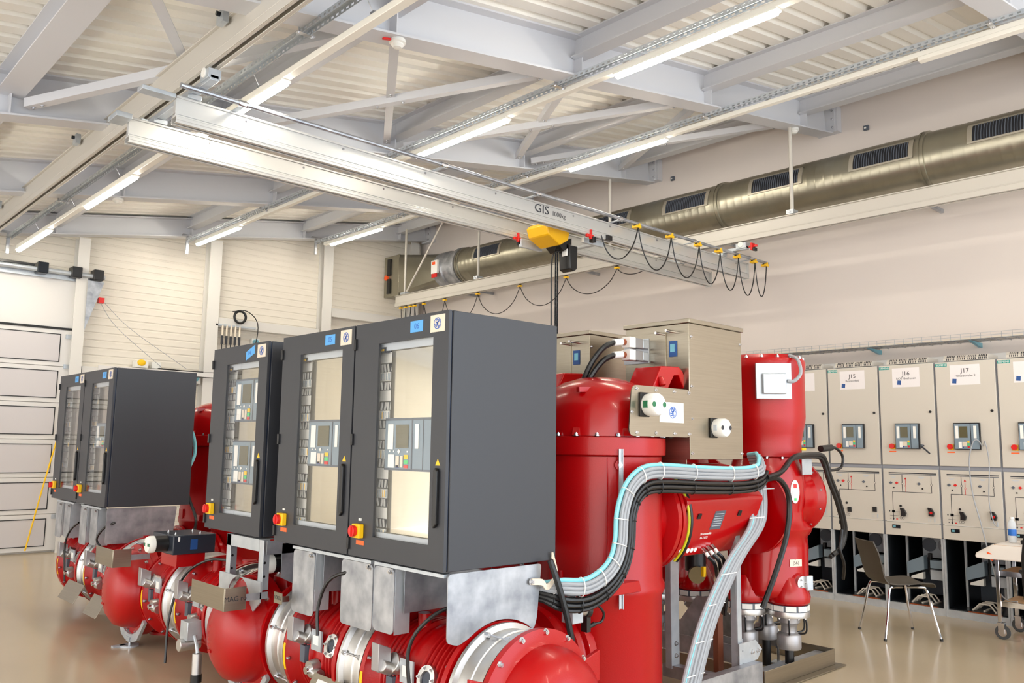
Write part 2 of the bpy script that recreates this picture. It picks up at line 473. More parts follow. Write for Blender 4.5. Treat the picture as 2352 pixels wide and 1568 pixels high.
for x in (3.1, 3.55, 3.85):
    mb = MB(); mb.box(x - 0.07, x + 0.07, YB - 0.3, YB - 0.1, 3.96, 4.12, 'black_plastic' if x > 3.5 else 'dark_steel'); t.part('cable_drum', mb, bev=0.01)
mb = MB(); mb.box(2.3, 3.0, YB - 0.25, YB - 0.19, 4.055, 4.085, 'black_plastic'); t.part('spring', mb)
t = T('door_guide_rail', 'galvanised vertical guide rail at the right edge of the sectional door', 'rail', (3.72, YB - 0.12, 0))
mb = MB(); mb.box(3.66, 3.70, YB - 0.16, YB - 0.03, 0, 3.95, 'galvanised_light'); mb.box(3.70, 3.76, YB - 0.06, YB - 0.04, 0, 3.95, 'galvanised_light'); t.part('track', mb)
mb = MB(); mb.prism([(3.72, 3.2), (3.95, 3.95), (3.72, 3.95)], (0, YB - 0.23, 0), X3, Z3, Y3 * 0.008, 'galvanised'); t.part('bracket_plate', mb)
for z in (0.5, 1.05, 1.6, 2.13, 2.66, 3.1):
    mb = MB(); mb.box(3.52, 3.68, YB - 0.095, YB - 0.078, z - 0.03, z + 0.03, 'galvanised_light'); mb.cyl((3.6, YB - 0.13, z), (3.7, YB - 0.13, z), 0.02, 'white_plastic', n=12); t.part('roller_hinge', mb)
mb = MB(); mb.tube([(3.2, YB - 0.16, 0.05), (3.35, YB - 0.18, 0.9), (3.5, YB - 0.19, 1.7), (3.57, YB - 0.18, 2.35)], 0.011, 'yellow_stripe'); 
single('pull_rope', mb, 'yellow pull rope hanging diagonally in front of the sectional door', 'rope')
mb = MB(); mb.tube([(3.95, YB - 0.15, 3.7), (4.4, YB - 0.15, 3.3), (5.3, YB - 0.15, 2.75)], 0.004, 'grey_cable', n=5)
mb.tube([(3.93, YB - 0.15, 3.66), (4.2, YB - 0.15, 3.3), (4.9, YB - 0.15, 2.75)], 0.004, 'grey_cable', n=5); mb.box(3.9, 3.98, YB - 0.2, YB - 0.12, 3.64, 3.72, 'red_plastic')
single('safety_line', mb, 'thin cord with a red grip running from the door corner across the ribbed wall', 'cord')
mb = MB(); mb.box(3.86, 4.02, YB - 0.3, YB - 0.02, 0.0, 0.08, 'black_plastic'); mb.box(3.86, 4.0, YB - 0.26, YB - 0.02, 0.08, 2.3, 'galvanised_light')
single('galvanised_channel', mb, 'galvanised vertical channel standing on the floor right of the sectional door', 'channel', bev=0.004)
# wall cable tray and duct on the back wall
t = T('wall_cable_tray', 'white cable tray running along the ribbed back wall below the conduits', 'cable tray', (5, YB - 0.2, 2.6))
mb = MB(); mb.box(3.95, 8.6, YB - 0.24, YB - 0.02, 2.62, 2.63, 'door_white'); mb.box(3.95, 8.6, YB - 0.24, YB - 0.235, 2.62, 2.7, 'door_white'); t.part('tray', mb)
for x in (4.55, 5.45, 6.5, 7.6):
    mb = MB(); mb.prism([(0, 0), (0.24, 0), (0, -0.16)], (x, YB - 0.004, 2.617), -Y3, Z3, X3 * 0.04, 'support_blue'); t.part('bracket', mb)
mb = MB()
for k in range(3): mb.tube([(4.85, YB - 0.2 + k * .03, 2.72), (5.4, YB - 0.19 + k * .03, 2.71), (6.4, YB - 0.2 + k * .03, 2.72), (8.4, YB - 0.2 + k * 0.03, 2.71)], 0.01, 'black_cable', n=6)
t.part('cable', mb)
mb = MB(); mb.box(4.5, 4.68, YB - 0.2, YB - 0.04, 2.715, 2.82, 'white_plastic'); mb.sphere((4.58, YB - 0.205, 2.79), 0.05, 'yellow_stripe', sx=1.3, sy=.4)
single('emergency_light', mb, 'small white box with a yellow lens on the wall cable tray', 'lamp')
mb = MB(); mb.box(4.76, 4.9, YB - 0.14, YB - 0.03, 2.72, 2.82, 'white_plastic'); single('junction_box', mb, 'small white junction box on the wall cable tray right of the yellow lens', 'box', bev=0.005)
# conduits up the wall
t = T('wall_conduits', 'five black cables rising through white clips under a wall ledge', 'cables', (5.9, YB - 0.1, 2.7))
mb = MB(); mb.box(5.72, 6.42, YB - 0.2, YB - 0.17, 3.50, 3.53, 'galvanised_light'); t.part('clip_rail', mb)
for k in range(5):
    x = 5.84 + 0.075 * k
    mb = MB(); mb.cyl((x, YB - 0.19, 3.34), (x, YB - 0.19, 3.52), 0.016, 'cream_plate', n=10); mb.cyl((x, YB - 0.19, 3.2), (x, YB - 0.19, 3.34), 0.02, 'ink', n=10)
    mb.tube([(x, YB - 0.19, 3.2), (x + 0.02, YB - 0.17, 3.0), (x + 0.01, YB - 0.18, 2.9), (x - 0.25 + 0.04 * k, YB - 0.18, 2.74)], 0.008, 'black_cable', n=6); t.part('cable', mb)
mb = MB(); cc = Vector((6.13, YB - 0.2, 3.68)); pts = [cc + Vector((0.1 * math.cos(a), 0, 0.1 * math.sin(a))) for a in [2 * PI * k / 20 for k in range(21)]]
mb.tube(pts, 0.022, 'black_cable', sub=1); mb.tube([(6.0, YB - 0.19, 3.76), (6.25, YB - 0.2, 3.79), (6.45, YB - 0.2, 3.6), (6.42, YB - 0.19, 3.2), (6.25, YB - 0.19, 2.9), (6.2, YB - 0.19, 2.74)], 0.008, 'black_cable', n=6); t.part('cable_coil', mb)
mb = MB(); mb.box(6.42, 6.56, YB - 0.08, YB - 0.005, 3.2, 3.36, 'white_plastic'); mb.cyl((6.47, YB - 0.15, 3.3), (6.47, YB - 0.08, 3.3), 0.04, 'support_blue'); mb.tube([(6.47, YB - 0.14, 3.27), (6.5, YB - 0.2, 3.1), (6.58, YB - 0.18, 2.9)], 0.012, 'black_cable')
single('wall_socket', mb, 'white wall socket with a blue plug beside the conduits', 'socket')
# white cupboards under the back tray
for k in range(3):
    x0 = 5.79 + k * 0.62
    t = T('white_cupboard', 'white metal cupboard against the back wall, %s behind the red vessels' % ['left one', 'middle one', 'right one'][k], 'cupboard', (x0 + 0.3, YB - 0.3, 0), 'white cupboards at the back wall')
    mb = MB(); mb.box(x0, x0 + 0.6, YB - 0.5, YB - 0.03, 0, 2.4, 'door_white'); t.part('body', mb, bev=0.004)
    mb = MB(); mb.box(x0 + 0.015, x0 + 0.585, YB - 0.52, YB - 0.502, 0.08, 2.15, 'door_white'); d = t.part('door', mb, bev=0.003)
    mb = MB(); mb.box(x0 + 0.05, x0 + 0.065, YB - 0.54, YB - 0.521, 1.1, 1.25, 'black_plastic'); t.part('handle', mb, d)

# ================================================================== LIGHT ROWS
def tray(y0, y1, x, z, lab):                                  # perforated strut tray: two toothed flanges and a base
    t = T('strut_tray', lab, 'cable tray', (x, (y0 + y1) / 2, z), 'perforated trays above the lamp rows')
    mb = MB(); mb.box(x - 0.03, x + 0.03, y0, y1, z + 0.038, z + 0.042, 'galvanised_light')
    for s_ in (-1, 1):
        xx = x + s_ * 0.03; y = y0
        mb.box(xx - 0.0015, xx + 0.0015, y0, y1, z + 0.026, z + 0.04, 'galvanised_light'); mb.box(xx - 0.0015, xx + 0.0015, y0, y1, z, z + 0.01, 'galvanised_light')
        while y < y1 - 0.03:
            mb.box(xx - 0.0015, xx + 0.0015, y, y + 0.03, z + 0.01, z + 0.026, 'galvanised_light'); y += 0.06
    t.part('channel', mb)
    for yb, _ in BEAMS:
        if y0 < yb < y1:
            mb = MB(); mb.box(x - 0.06, x + 0.06, yb - 0.02, yb + 0.02, z + 0.042, z + 0.05, 'galvanised_light')
            for q in (-0.05, 0.05): mb.cyl((x + q, yb + 0.11, z - 0.01), (x + q, yb + 0.11, z + 0.07), 0.008, 'bolt_steel', n=8)
            mb.box(x - 0.065, x + 0.065, yb + 0.09, yb + 0.13, z - 0.005, z + 0.0, 'bolt_steel'); t.part('beam_clamp', mb)
    # drop bracket at the back wall
    mb = MB(); mb.box(x - 0.02, x + 0.02, 12.99, 13.02, z - 0.2, z + 0.09, 'galvanised'); mb.box(x - 0.09, x + 0.09, 12.96, 13.02, z + 0.09, z + 0.11, 'galvanised')
    t.part('end_bracket', mb)
    return t
ROWS = [(2.70, 4.16, [(5.3, 6.85), (8.33, 9.86), (11.3, 12.85), (-1.2, 0.3)], 'left'),
        (5.17, 4.68, [(2.80, 4.30), (5.62, 7.10), (11.35, 12.85), (-1.0, 0.5)], 'middle'),
        (7.45, 5.05, [(5.45, 6.95), (11.1, 12.65), (-1.0, 0.5), (1.2, 2.7)], 'right')]
place = {'left': ['just above the crane bridge, partly hidden by it', 'above the back of the left crane rail', 'nearest the sectional door', 'overhead beside the camera'],
         'middle': ['longest, at the top of the picture', 'behind the crane bridge at mid length', 'near the back wall left of the duct', 'overhead behind the camera'],
         'right': ['above the smoke detector side, between two roof beams', 'near the back wall by the duct', 'overhead far right, behind the camera', 'unlit']}
for x, z, lamps, nm in ROWS:
    tray(-2.5, 13.0, x - 0.10, zb(x) - 0.055, 'perforated galvanised tray hung under the roof beams above the %s lamp row' % nm)
    t = T('lamp_trunking', 'white lamp trunking of the %s lamp row, running to the back wall' % nm, 'trunking', (x, 5, z), 'white lamp trunkings')
    mb = MB(); mb.box(x - 0.032, x + 0.032, -2.4, 12.86, z + 0.03, z + 0.078, 'lamp_body'); t.part('trunking_profile', mb, bev=0.004)
    for k in range(10):
        yy = -1.9 + k * 1.52
        mb = MB(); mb.cyl((x, yy, z + 0.078), (x - 0.06, yy, zb(x) - 0.05), 0.003, 'bolt_steel', n=6); mb.box(x - 0.02, x + 0.02, yy - 0.02, yy + 0.02, z + 0.079, z + 0.105, 'bolt_steel'); t.part('hook', mb)
    for i, (y0, y1) in enumerate(lamps):
        if nm == 'right' and i == 3:
            mb = MB(); mb.box(x - 0.04, x + 0.04, y0, y1, z - 0.012, z + 0.029, 'lamp_body')
            single('tube_lamp', mb, 'white tube lamp that is switched off, near the right end of the right lamp row', 'lamp', bev=0.005); continue
        t = T('tube_lamp', 'lit tube lamp in the %s row, %s' % (nm, place[nm][i]), 'lamp', (x, (y0 + y1) / 2, z), 'lit tube lamps')
        mb = MB(); mb.box(x - 0.04, x + 0.04, y0, y1, z + 0.012, z + 0.0295, 'lamp_body'); t.part('lamp_housing', mb, bev=0.003)
        mb = MB(); pr = [(0.034 * math.cos(a), -0.03 * math.sin(a)) for a in [PI * q / 8 for q in range(9)]]
        mb.prism(pr, (x, y0 + 0.02, z + 0.011), X3, Z3, Y3 * (y1 - y0 - 0.04), 'tube'); t.part('diffuser', mb)
# smoke detectors
for x, y, lab in ((3.25, 4.72, 'round white smoke detector with a red tab under the big roof beam'), (3.16, 10.3, 'small white smoke detector under the roof beam beyond the left lamp row'), (9.05, 4.75, 'white smoke detector beside the hanging rod at the wall end of the big roof beam')):
    t = T('smoke_detector', lab, 'smoke detector', (x, y, zb(x) - 0.08), 'smoke detectors')
    z = zb(x) - 0.001
    mb = MB(); mb.lathe((x, y, z), -Z3, [(0.055, 0), (0.06, 0.01), (0.06, 0.028), (0.045, 0.035), (0.045, 0.045), (0.03, 0.062), (0.0, 0.068)], 'white_plastic', 24); t.part('housing', mb)
    if x < 4 and y < 6:
        mb = MB(); mb.bar((x - 0.06, y, z - 0.02), (x - 0.12, y + 0.01, z - 0.03), 0.02, 0.012, 'red_plastic'); t.part('red_tab', mb)

# ================================================================== CRANE
def railmesh(x, y0, y1, z0, h=0.2, w=0.09):
    mb = MB()
    # slotted aluminium / steel track: web box, flanges and lips
    mb.box(x - 0.028, x + 0.028, y0, y1, z0 + 0.07, z0 + h, 'rail_paint')
    mb.box(x - w / 2 - 0.005, x + w / 2 + 0.005, y0, y1, z0 + h, z0 + h + 0.012, 'rail_paint')
    mb.box(x - w / 2, x + w / 2, y0, y1, z0 + 0.058, z0 + 0.07, 'rail_paint')
    for s_ in (-1, 1):
        mb.box(x + s_ * (w / 2 - 0.008), x + s_ * w / 2, y0, y1, z0, z0 + 0.058, 'rail_paint')
        mb.box(x + s_ * 0.014, x + s_ * (w / 2 - 0.008), y0, y1, z0, z0 + 0.008, 'rail_paint')
    return mb
ZR = 4.14
for x, y0, y1, lab in ((2.2, -3, 12.9, 'left crane rail, grey steel profile crossing the upper left corner of the picture'), (8.95, -2, 12.75, 'right crane rail, white steel profile hanging along the white wall below the duct')):
    t = T('crane_rail', lab, 'crane rail', (x, 5, ZR), 'crane rails')
    t.part('rail_profile', railmesh(x, y0, y1, ZR, 0.23 if x < 5 else 0.2), bev=0.003)
    for yb, _ in BEAMS[:4]:
        top = zb(x) - 0.002; zz = ZR + (0.245 if x < 5 else 0.215)
        if x > 5:
            if yb < 3: continue
            yb = {4.75: 4.75, 7.55: 7.55, 10.32: 10.42}[yb]
            mb = MB(); mb.cyl((x, yb, zz + 0.05), (x, yb, zb(x) - 0.003), 0.022, 'rail_paint', n=12); t.part('hanger_rod', mb)
            mb = MB(); mb.box(x - 0.06, x + 0.06, yb - 0.045, yb + 0.045, zz, zz + 0.05, 'galvanised_light'); mb.cyl((x - .075, yb, zz + .025), (x + .075, yb, zz + .025), 0.012, 'bolt_steel', n=8); t.part('hanger_clamp', mb)
        else:
            mb = MB(); mb.box(x - 0.04, x + 0.04, yb - 0.04, yb + 0.04, zz - 0.002, max(top, zz + 0.01), 'galvanised_light'); t.part('hanger_clamp', mb)
            yq = {1.97: 1.9, 4.75: 5.11, 7.55: 8.25, 10.32: 11.3}[yb]; mb = MB(); mb.box(x - 0.09, x - 0.05, yq - 0.05, yq + 0.05, zz - 0.06, zz + 0.03, 'galvanised_light'); mb.cyl((x - 0.09, yq, zz), (x - 0.115, yq, zz), 0.016, 'dark_steel', n=10); t.part('side_clamp', mb)
    if x > 5:
        mb = MB(); mb.cyl((x, 12.5, ZR + 0.23), (x, 12.5, zb(x) + BD - 0.21), 0.022, 'rail_paint', n=12); t.part('hanger_rod', mb)
        mb = MB(); mb.cyl((x, 12.46, ZR + 0.24), (x, 11.35, zb(x) + BD - 0.21), 0.018, 'rail_paint', n=12); t.part('diagonal_rod', mb)
        mb = MB(); mb.box(x - 0.06, x + 0.06, 12.42, 12.56, ZR + 0.213, ZR + 0.25, 'galvanised_light'); t.part('hanger_clamp', mb)
# bridge: two aluminium girders, end carriages, festoon rod
YN, YF = 5.72, 6.36
BR = T('crane_bridge', 'double-girder aluminium crane bridge spanning the hall, lettered GIS 1000kg', 'crane', (5.8, 6.05, 3.8))
def girder(y, x0, x1):
    mb = MB(); z = 3.8
    mb.box(x0, x1, y - 0.022, y + 0.022, z + 0.055, z + 0.185, 'crane_aluminium')
    mb.box(x0, x1, y - 0.035, y + 0.035, z + 0.185, z + 0.2, 'crane_aluminium')
    mb.box(x0, x1, y - 0.03, y + 0.03, z + 0.066, z + 0.074, 'crane_aluminium')
    mb.box(x0, x1, y - 0.045, y + 0.045, z + 0.045, z + 0.057, 'crane_aluminium')
    for s_ in (-1, 1):
        mb.box(x0, x1, y + s_ * 0.038, y + s_ * 0.045, z, z + 0.045, 'crane_aluminium'); mb.box(x0, x1, y + s_ * 0.014, y + s_ * 0.038, z, z + 0.007, 'crane_aluminium')
        mb.box(x0, x1, y + s_ * 0.045, y + s_ * 0.05, z + 0.02, z + 0.027, 'crane_aluminium')
    return mb
gn = BR.part('girder', girder(YN, 2.08, 9.5), bev=0.002)
gf = BR.part('girder', girder(YF, 1.98, 9.62), bev=0.002)
for g_, y in ((gn, YN), (gf, YF)):
    for k in range(9):
        x = 2.6 + k * 0.83 + (0.25 if k == 4 else 0)
        BR.inst('bolt', BOLT_S, (x, y - 0.023, 3.8 + 0.16), -Y3, g_)
mb = MB(); Lx, Lz = 5.63, 3.934
yT = YN - 0.0235
mb.text('GIS', 0.12, (5.71, yT, Lz), X3 * 1.2, Z3, 'ink'); mb.v = [q for q in mb.v]; BR.part('lettering', mb, gn)
mb = MB(); mb.text('1000kg', 0.068, (5.955, yT, Lz - 0.01), X3, Z3, 'ink'); BR.part('lettering', mb, gn)
for x, s_ in ((2.2, -1), (8.95, 1)):
    mb = MB(); mb.box(x - 0.03, x + 0.03, 5.35, 6.75, 4.035, 4.075, 'galvanised_light')
    for y in (YN, YF):
        mb.box(x - 0.05, x + 0.05, y - 0.05, y + 0.05, 4.001, 4.035, 'galvanised_light')
    for y in (5.42, 6.68):
        mb.box(x - 0.045, x + 0.045, y - 0.07, y + 0.07, 4.05, 4.12, 'galvanised_light'); mb.cyl((x - 0.055, y, 4.1), (x + 0.055, y, 4.1), 0.035, 'white_plastic', n=14)
    BR.part('end_carriage', mb, bev=0.003)
    yb_ = 6.84 if x < 5 else 5.28
    mb = MB(); mb.box(x - 0.012, x + 0.012, yb_ - 0.06, yb_ + 0.05, 4.05, 4.075, 'red_plastic'); mb.box(x - 0.04, x + 0.04, yb_ - 0.012, yb_ + 0.012, 4.01, 4.10, 'red_plastic'); mb.box(x - 0.03, x + 0.03, yb_ - 0.045, yb_ - 0.014, 4.0, 4.04, 'black_plastic'); BR.part('rail_stop', mb, bev=0.003)
mb = MB(); mb.cyl((2.05, 5.55, 4.02), (9.78, 5.55, 4.02), 0.018, 'galvanised', n=10); BR.part('festoon_rod', mb)
for x in (2.5, 4.35, 5.5, 6.75, 8.1, 9.35):
    mb = MB(); mb.box(x - 0.02, x + 0.02, 5.53, YN + 0.02, 4.0005, 4.006, 'galvanised_light'); mb.cyl((x - 0.035, 5.55, 4.02), (x + 0.035, 5.55, 4.02), 0.024, 'bolt_steel', n=10); BR.part('rod_bracket', mb)
for x0, y in ((9.5, YN), (9.62, YF)):
    mb = MB(); mb.box(x0, x0 + 0.01, y - 0.05, y + 0.05, 3.79, 4.0, 'crane_aluminium'); BR.part('end_cap', mb)
mb = MB(); mb.box(1.84, 2.07, YN - 0.05, YN + 0.05, 3.97, 4.0, 'galvanised_light'); mb.box(1.86, 1.97, YF - 0.12, YF + 0.08, 3.95, 3.99, 'galvanised_light'); BR.part('end_bracket', mb, bev=0.003)
# bridge festoon: hangers and loops
def festoon(t, pts, sag, rr, m, ax, endpts=None):
    for i in range(len(pts) - 1):
        a, b_ = Vector(pts[i]), Vector(pts[i + 1]); d = (b_ - a); n = 10; q = []
        s_ = sag[i] if isinstance(sag, list) else sag
        for k in range(n + 1):
            u_ = k / n; w_ = 1 - (2 * u_ - 1) ** 2
            q.append(a + d * u_ - Z3 * s_ * w_ ** 0.75)
        mb = MB(); mb.tube(q, rr, m, n=6, sub=2); t.part('cable_loop', mb)
hx = [6.72, 7.03, 7.63, 8.18, 8.62, 9.03, 9.42, 9.70]
FB = T('festoon_cable', 'black festoon cable looping from yellow hangers under the right end of the crane bridge rod', 'cable', (8.2, 5.5, 3.5))
pts = [(6.5, 5.60, 3.80), (7.03, 5.53, 3.97)] + [(x, 5.53, 3.97) for x in hx[2:]]
festoon(FB, pts, [0.3, 0.42, 0.42, 0.42, 0.44, 0.45, 0.42], 0.007, 'black_cable', X3)
for x in hx[1:]:
    mb = MB(); mb.box(x - 0.04, x + 0.04, 5.515, 5.585, 3.968, 3.998, 'yellow_plastic'); mb.cyl((x - 0.028, 5.55, 3.99), (x - 0.028, 5.55, 4.0), 0.02, 'black_plastic', n=8); mb.cyl((x + 0.02, 5.52, 4.012), (x + 0.02, 5.58, 4.012), 0.014, 'yellow_plastic', n=8); FB.part('hanger', mb, bev=0.004)
# rail festoon
FR = T('festoon_cable', 'dark festoon cable looping below the right crane rail towards the back wall', 'cable', (8.95, 9.5, 3.8))
fy = [12.6, 12.45, 12.3, 12.17, 11.9, 11.3, 10.42, 9.4, 8.4, 7.42, 6.8]
festoon(FR, [(8.95, y, 4.1) for y in fy], [0.35, 0.34, 0.36, 0.38, 0.4, 0.4, 0.38, 0.36, 0.3, 0.12], 0.006, 'black_cable', Y3)
for y in fy[:-1]:
    mb = MB(); mb.box(8.925, 8.975, y - 0.035, y + 0.035, 4.095, 4.12, 'yellow_plastic'); mb.box(8.935, 8.965, y - 0.02, y + 0.02, 4.12, 4.138, 'black_plastic'); FR.part('hanger', mb, bev=0.004)
# hoist
HT = T('chain_hoist', 'yellow electric chain hoist with a black chain bag between the crane girders', 'hoist', (6.3, 6.05, 3.635))
mb = MB(); mb.box(5.98, 6.30, YF - 0.09, YF - 0.05, 3.70, 3.79, 'galvanised_light'); HT.part('trolley_plate', mb, bev=0.004)
mb = MB(); mb.box(6.42, 6.74, YN + 0.05, YN + 0.09, 3.74, 3.80, 'galvanised_light'); HT.part('trolley_plate', mb, bev=0.004)
mb = MB(); mb.box(6.64, 6.70, YN + 0.09, YF - 0.05, 3.76, 3.79, 'galvanised_light'); HT.part('cross_bar', mb, bev=0.004)
mb = MB(); mb.prism([(5.98, 3.875), (6.03, 3.915), (6.28, 3.915), (6.34, 3.855), (6.32, 3.765), (6.2, 3.695), (6.02, 3.775)], (0, 5.9, 0), X3, Z3, Y3 * 0.3, 'yellow_paint'); HT.part('motor_body', mb, bev=0.012)
mb = MB(); mb.prism([(6.22, 3.715), (6.42, 3.815), (6.42, 3.735), (6.3, 3.655)], (0, 5.95, 0), X3, Z3, Y3 * 0.2, 'black_plastic'); HT.part('chain_guide', mb)
mb = MB(); mb.prism([(6.36, 3.735), (6.50, 3.735), (6.49, 3.485), (6.44, 3.455), (6.38, 3.475)], (0, 5.93, 0), X3, Z3, Y3 * 0.16, 'black_plastic'); c = HT.part('chain_bag', mb, bev=0.01)
mb = MB(); mb.box(6.345, 6.358, 5.95, 6.02, 3.615, 3.735, 'sticker_white'); HT.part('label_plate', mb, c)
for (x, y) in ((5.98, YF - .0), (6.42, YN - 0.0)):
    mb = MB(); mb.box(x - 0.07, x + 0.03, y - 0.06, y - 0.03, 3.775, 3.805, 'red_plastic'); mb.box(x - 0.02, x + 0.0, y - 0.065, y - 0.035, 3.755, 3.855, 'red_plastic'); mb.box(x, x + 0.05, y - 0.075, y - 0.02, 3.725, 3.785, 'black_plastic'); HT.part('trolley_stop', mb, bev=0.003)
mb = MB(); mb.box(6.66, 6.74, YN - 0.07, YN - 0.03, 3.795, 3.845, 'black_plastic'); HT.part('end_stop', mb, bev=0.003)
for k, (x, y) in enumerate(((6.17, 6.0), (6.25, 6.02), (6.3, 6.04))):
    mb = MB()
    if k == 0: mb.tube([(x + 0.12, y, 3.66), (x + 0.04, y, 3.63), (x, y, 3.5), (x, y, 3.0), (x, y, 1.2)], 0.009, 'black_cable')
    else:
        z = 1.2
        while z < 3.66:
            mb.box(x - 0.009, x + 0.009, y - 0.003, y + 0.003, z, z + 0.032, 'dark_steel'); mb.box(x - 0.003, x + 0.003, y - 0.009, y + 0.009, z + 0.024, z + 0.056, 'dark_steel'); z += 0.048
    HT.part('control_cable' if k == 0 else 'lifting_chain', mb)

# ================================================================== VENTILATION DUCT
DX, DZ, DR = 9.52, 4.82, 0.31
D = T('ventilation_duct', 'large round spiral duct of dull metal running along the white right wall', 'duct', (DX, 5, 4.4))
prof = []; y = -2.0
while y < 11.35:
    prof += [(DR, y), (DR, y + 0.085), (DR + 0.0025, y + 0.095), (DR, y + 0.105)]; y += 0.11
mb = MB(); mb.lathe((DX, 0, DZ), Y3, [(r, t_) for r, t_ in prof], 'duct_metal', 48); D.part('spiral_pipe', mb, sharp=50)
for y in (0.78, 3.38, 5.98, 8.6, 11.33):
    mb = MB(); mb.lathe((DX, y, DZ), Y3, [(DR + 0.007, -0.04), (DR + 0.02, -0.035), (DR + 0.02, -0.01), (DR + 0.012, -0.01), (DR + 0.012, 0.01), (DR + 0.02, 0.01), (DR + 0.02, 0.035), (DR + 0.007, 0.04)], 'duct_metal', 48); D.part('joint_collar', mb)
mb = MB(); mb.lathe((DX, 11.4, DZ), Y3, [(0.34, 0.0), (0.345, 0.08), (0.31, 0.1), (0.31, 0.35), (0.335, 0.37), (0.335, 0.6)], 'galvanised', 40); dm = D.part('fire_damper', mb)
mb = MB(); mb.box(DX - 0.37, DX - 0.33, 11.8, 11.98, DZ - 0.12, DZ + 0.12, 'white_plastic'); mb.box(DX - 0.38, DX - 0.365, 11.86, 11.94, DZ + 0.04, DZ + 0.09, 'orange_clip'); mb.box(DX - 0.38, DX - 0.365, 11.8, 11.95, DZ - 0.2, DZ - 0.13, 'red_plastic'); D.part('damper_control', mb, dm)
# square-to-round transition
mb = MB(); n = 40; vs = []; fs = []
for k in range(n):
    a = 2 * PI * (k + 0.5) / n; c_, s_ = math.cos(a), math.sin(a); q = max(abs(c_), abs(s_))
    vs.append((DX + 0.32 * c_, 12.0, DZ + 0.32 * s_)); vs.append((DX + 0.40 * c_ / q, 12.95, DZ + 0.0 + 0.40 * s_ / q))
for k in range(n):
    j = (k + 1) % n; fs.append((2 * k, 2 * j, 2 * j + 1, 2 * k + 1))
mb.add(vs, fs, 'duct_metal'); D.part('transition_piece', mb, sharp=25)
mb = MB(); mb.box(DX - 0.40, DX + 0.40, 12.95, YB - 0.02, DZ - 0.40, DZ + 0.40, 'duct_metal'); D.part('duct_box', mb, bev=0.006)
mb = MB(); mb.box(DX - 0.43, DX - 0.401, 13.2, 13.3, DZ + 0.02, DZ + 0.34, 'black_plastic'); mb.box(DX - 0.43, DX - 0.401, 13.2, 13.3, DZ - 0.34, DZ - 0.05, 'black_plastic'); mb.cyl((DX - 0.44, 13.33, DZ - 0.02), (DX - 0.4, 13.33, DZ - 0.02), 0.05, 'orange_clip'); D.part('flange_latch', mb)
VN = ['nearest the camera', 'second', 'third', 'fourth', 'fifth', 'beside the fire damper']
for i, (y0, y1) in enumerate(((2.0, 2.9), (3.45, 4.17), (4.75, 5.48), (6.08, 6.82), (7.4, 8.1), (10.18, 10.9), (0.2, 0.7))):
    fr = MB(); sl = MB(); a0, a1 = R(176), R(136); Rr = DR + 0.014
    def arc(mb_, ya, yc, aa, ab, r0, r1, m, n=8):
        vs = []; fs = []
        for k in range(n + 1):
            a = aa + (ab - aa) * k / n
            for r in (r0, r1):
                for y in (ya, yc): vs.append((DX + r * math.cos(a), y, DZ + r * math.sin(a)))
        for k in range(n):
            b0 = 4 * k; b1 = b0 + 4
            fs += [(b0 + 2, b0 + 3, b1 + 3, b1 + 2), (b0, b1, b1 + 1, b0 + 1), (b0, b0 + 2, b1 + 2, b1), (b0 + 1, b1 + 1, b1 + 3, b0 + 3)]
        fs += [(0, 1, 3, 2), (4 * n, 4 * n + 2, 4 * n + 3, 4 * n + 1)]
        mb_.add(vs, fs, m)
    A, B_ = R(184), R(142)
    arc(fr, y0, y0 + 0.05, A, B_, DR, Rr, 'vent_frame'); arc(fr, y1 - 0.05, y1, A, B_, DR, Rr, 'vent_frame')
    arc(fr, y0, y1, A, A - 0.06, DR, Rr, 'vent_frame', 1); arc(fr, y0, y1, B_ + 0.06, B_, DR, Rr, 'vent_frame', 1)
    arc(fr, y0 + 0.05, y1 - 0.05, A - 0.06, B_ + 0.06, DR + 0.001, DR + 0.008, 'vent_dark')
    g = D.part('air_grille', fr)
    k = y0 + 0.06
    while k < y1 - 0.06:
        arc(sl, k, k + 0.006, A - 0.06, B_ + 0.06, DR + 0.008, DR + 0.016, 'relay_dark', 5); k += 0.028
    D.part('grille_slats', sl, g)
for y in (0.85, 3.45, 6.05, 8.66, 11.2, 11.6):
    mb = MB(); mb.box(DX - 0.015, DX + 0.015, y - 0.015, y + 0.015, DZ - DR - 0.14, DZ - DR - 0.01, 'galvanised'); mb.box(DX - 0.25, XW - 0.002, y - 0.02, y + 0.02, DZ - DR - 0.18, DZ - DR - 0.14, 'galvanised'); D.part('wall_bracket', mb)
for y, z, lab in ((4.28, 5.58, 'small grey wall socket high above the duct, right of the near beam end'), (7.2, 5.6, 'small grey wall socket above the duct, beside the second beam end')):
    mb = MB(); mb.box(XW - 0.03, XW - 0.001, y - 0.03, y + 0.03, z - 0.03, z + 0.03, 'relay_dark'); mb.box(XW - 0.034, XW - 0.03, y - 0.005, y + 0.02, z - 0.01, z + 0.01, 'white_plastic'); single('wall_socket', mb, lab, 'socket')

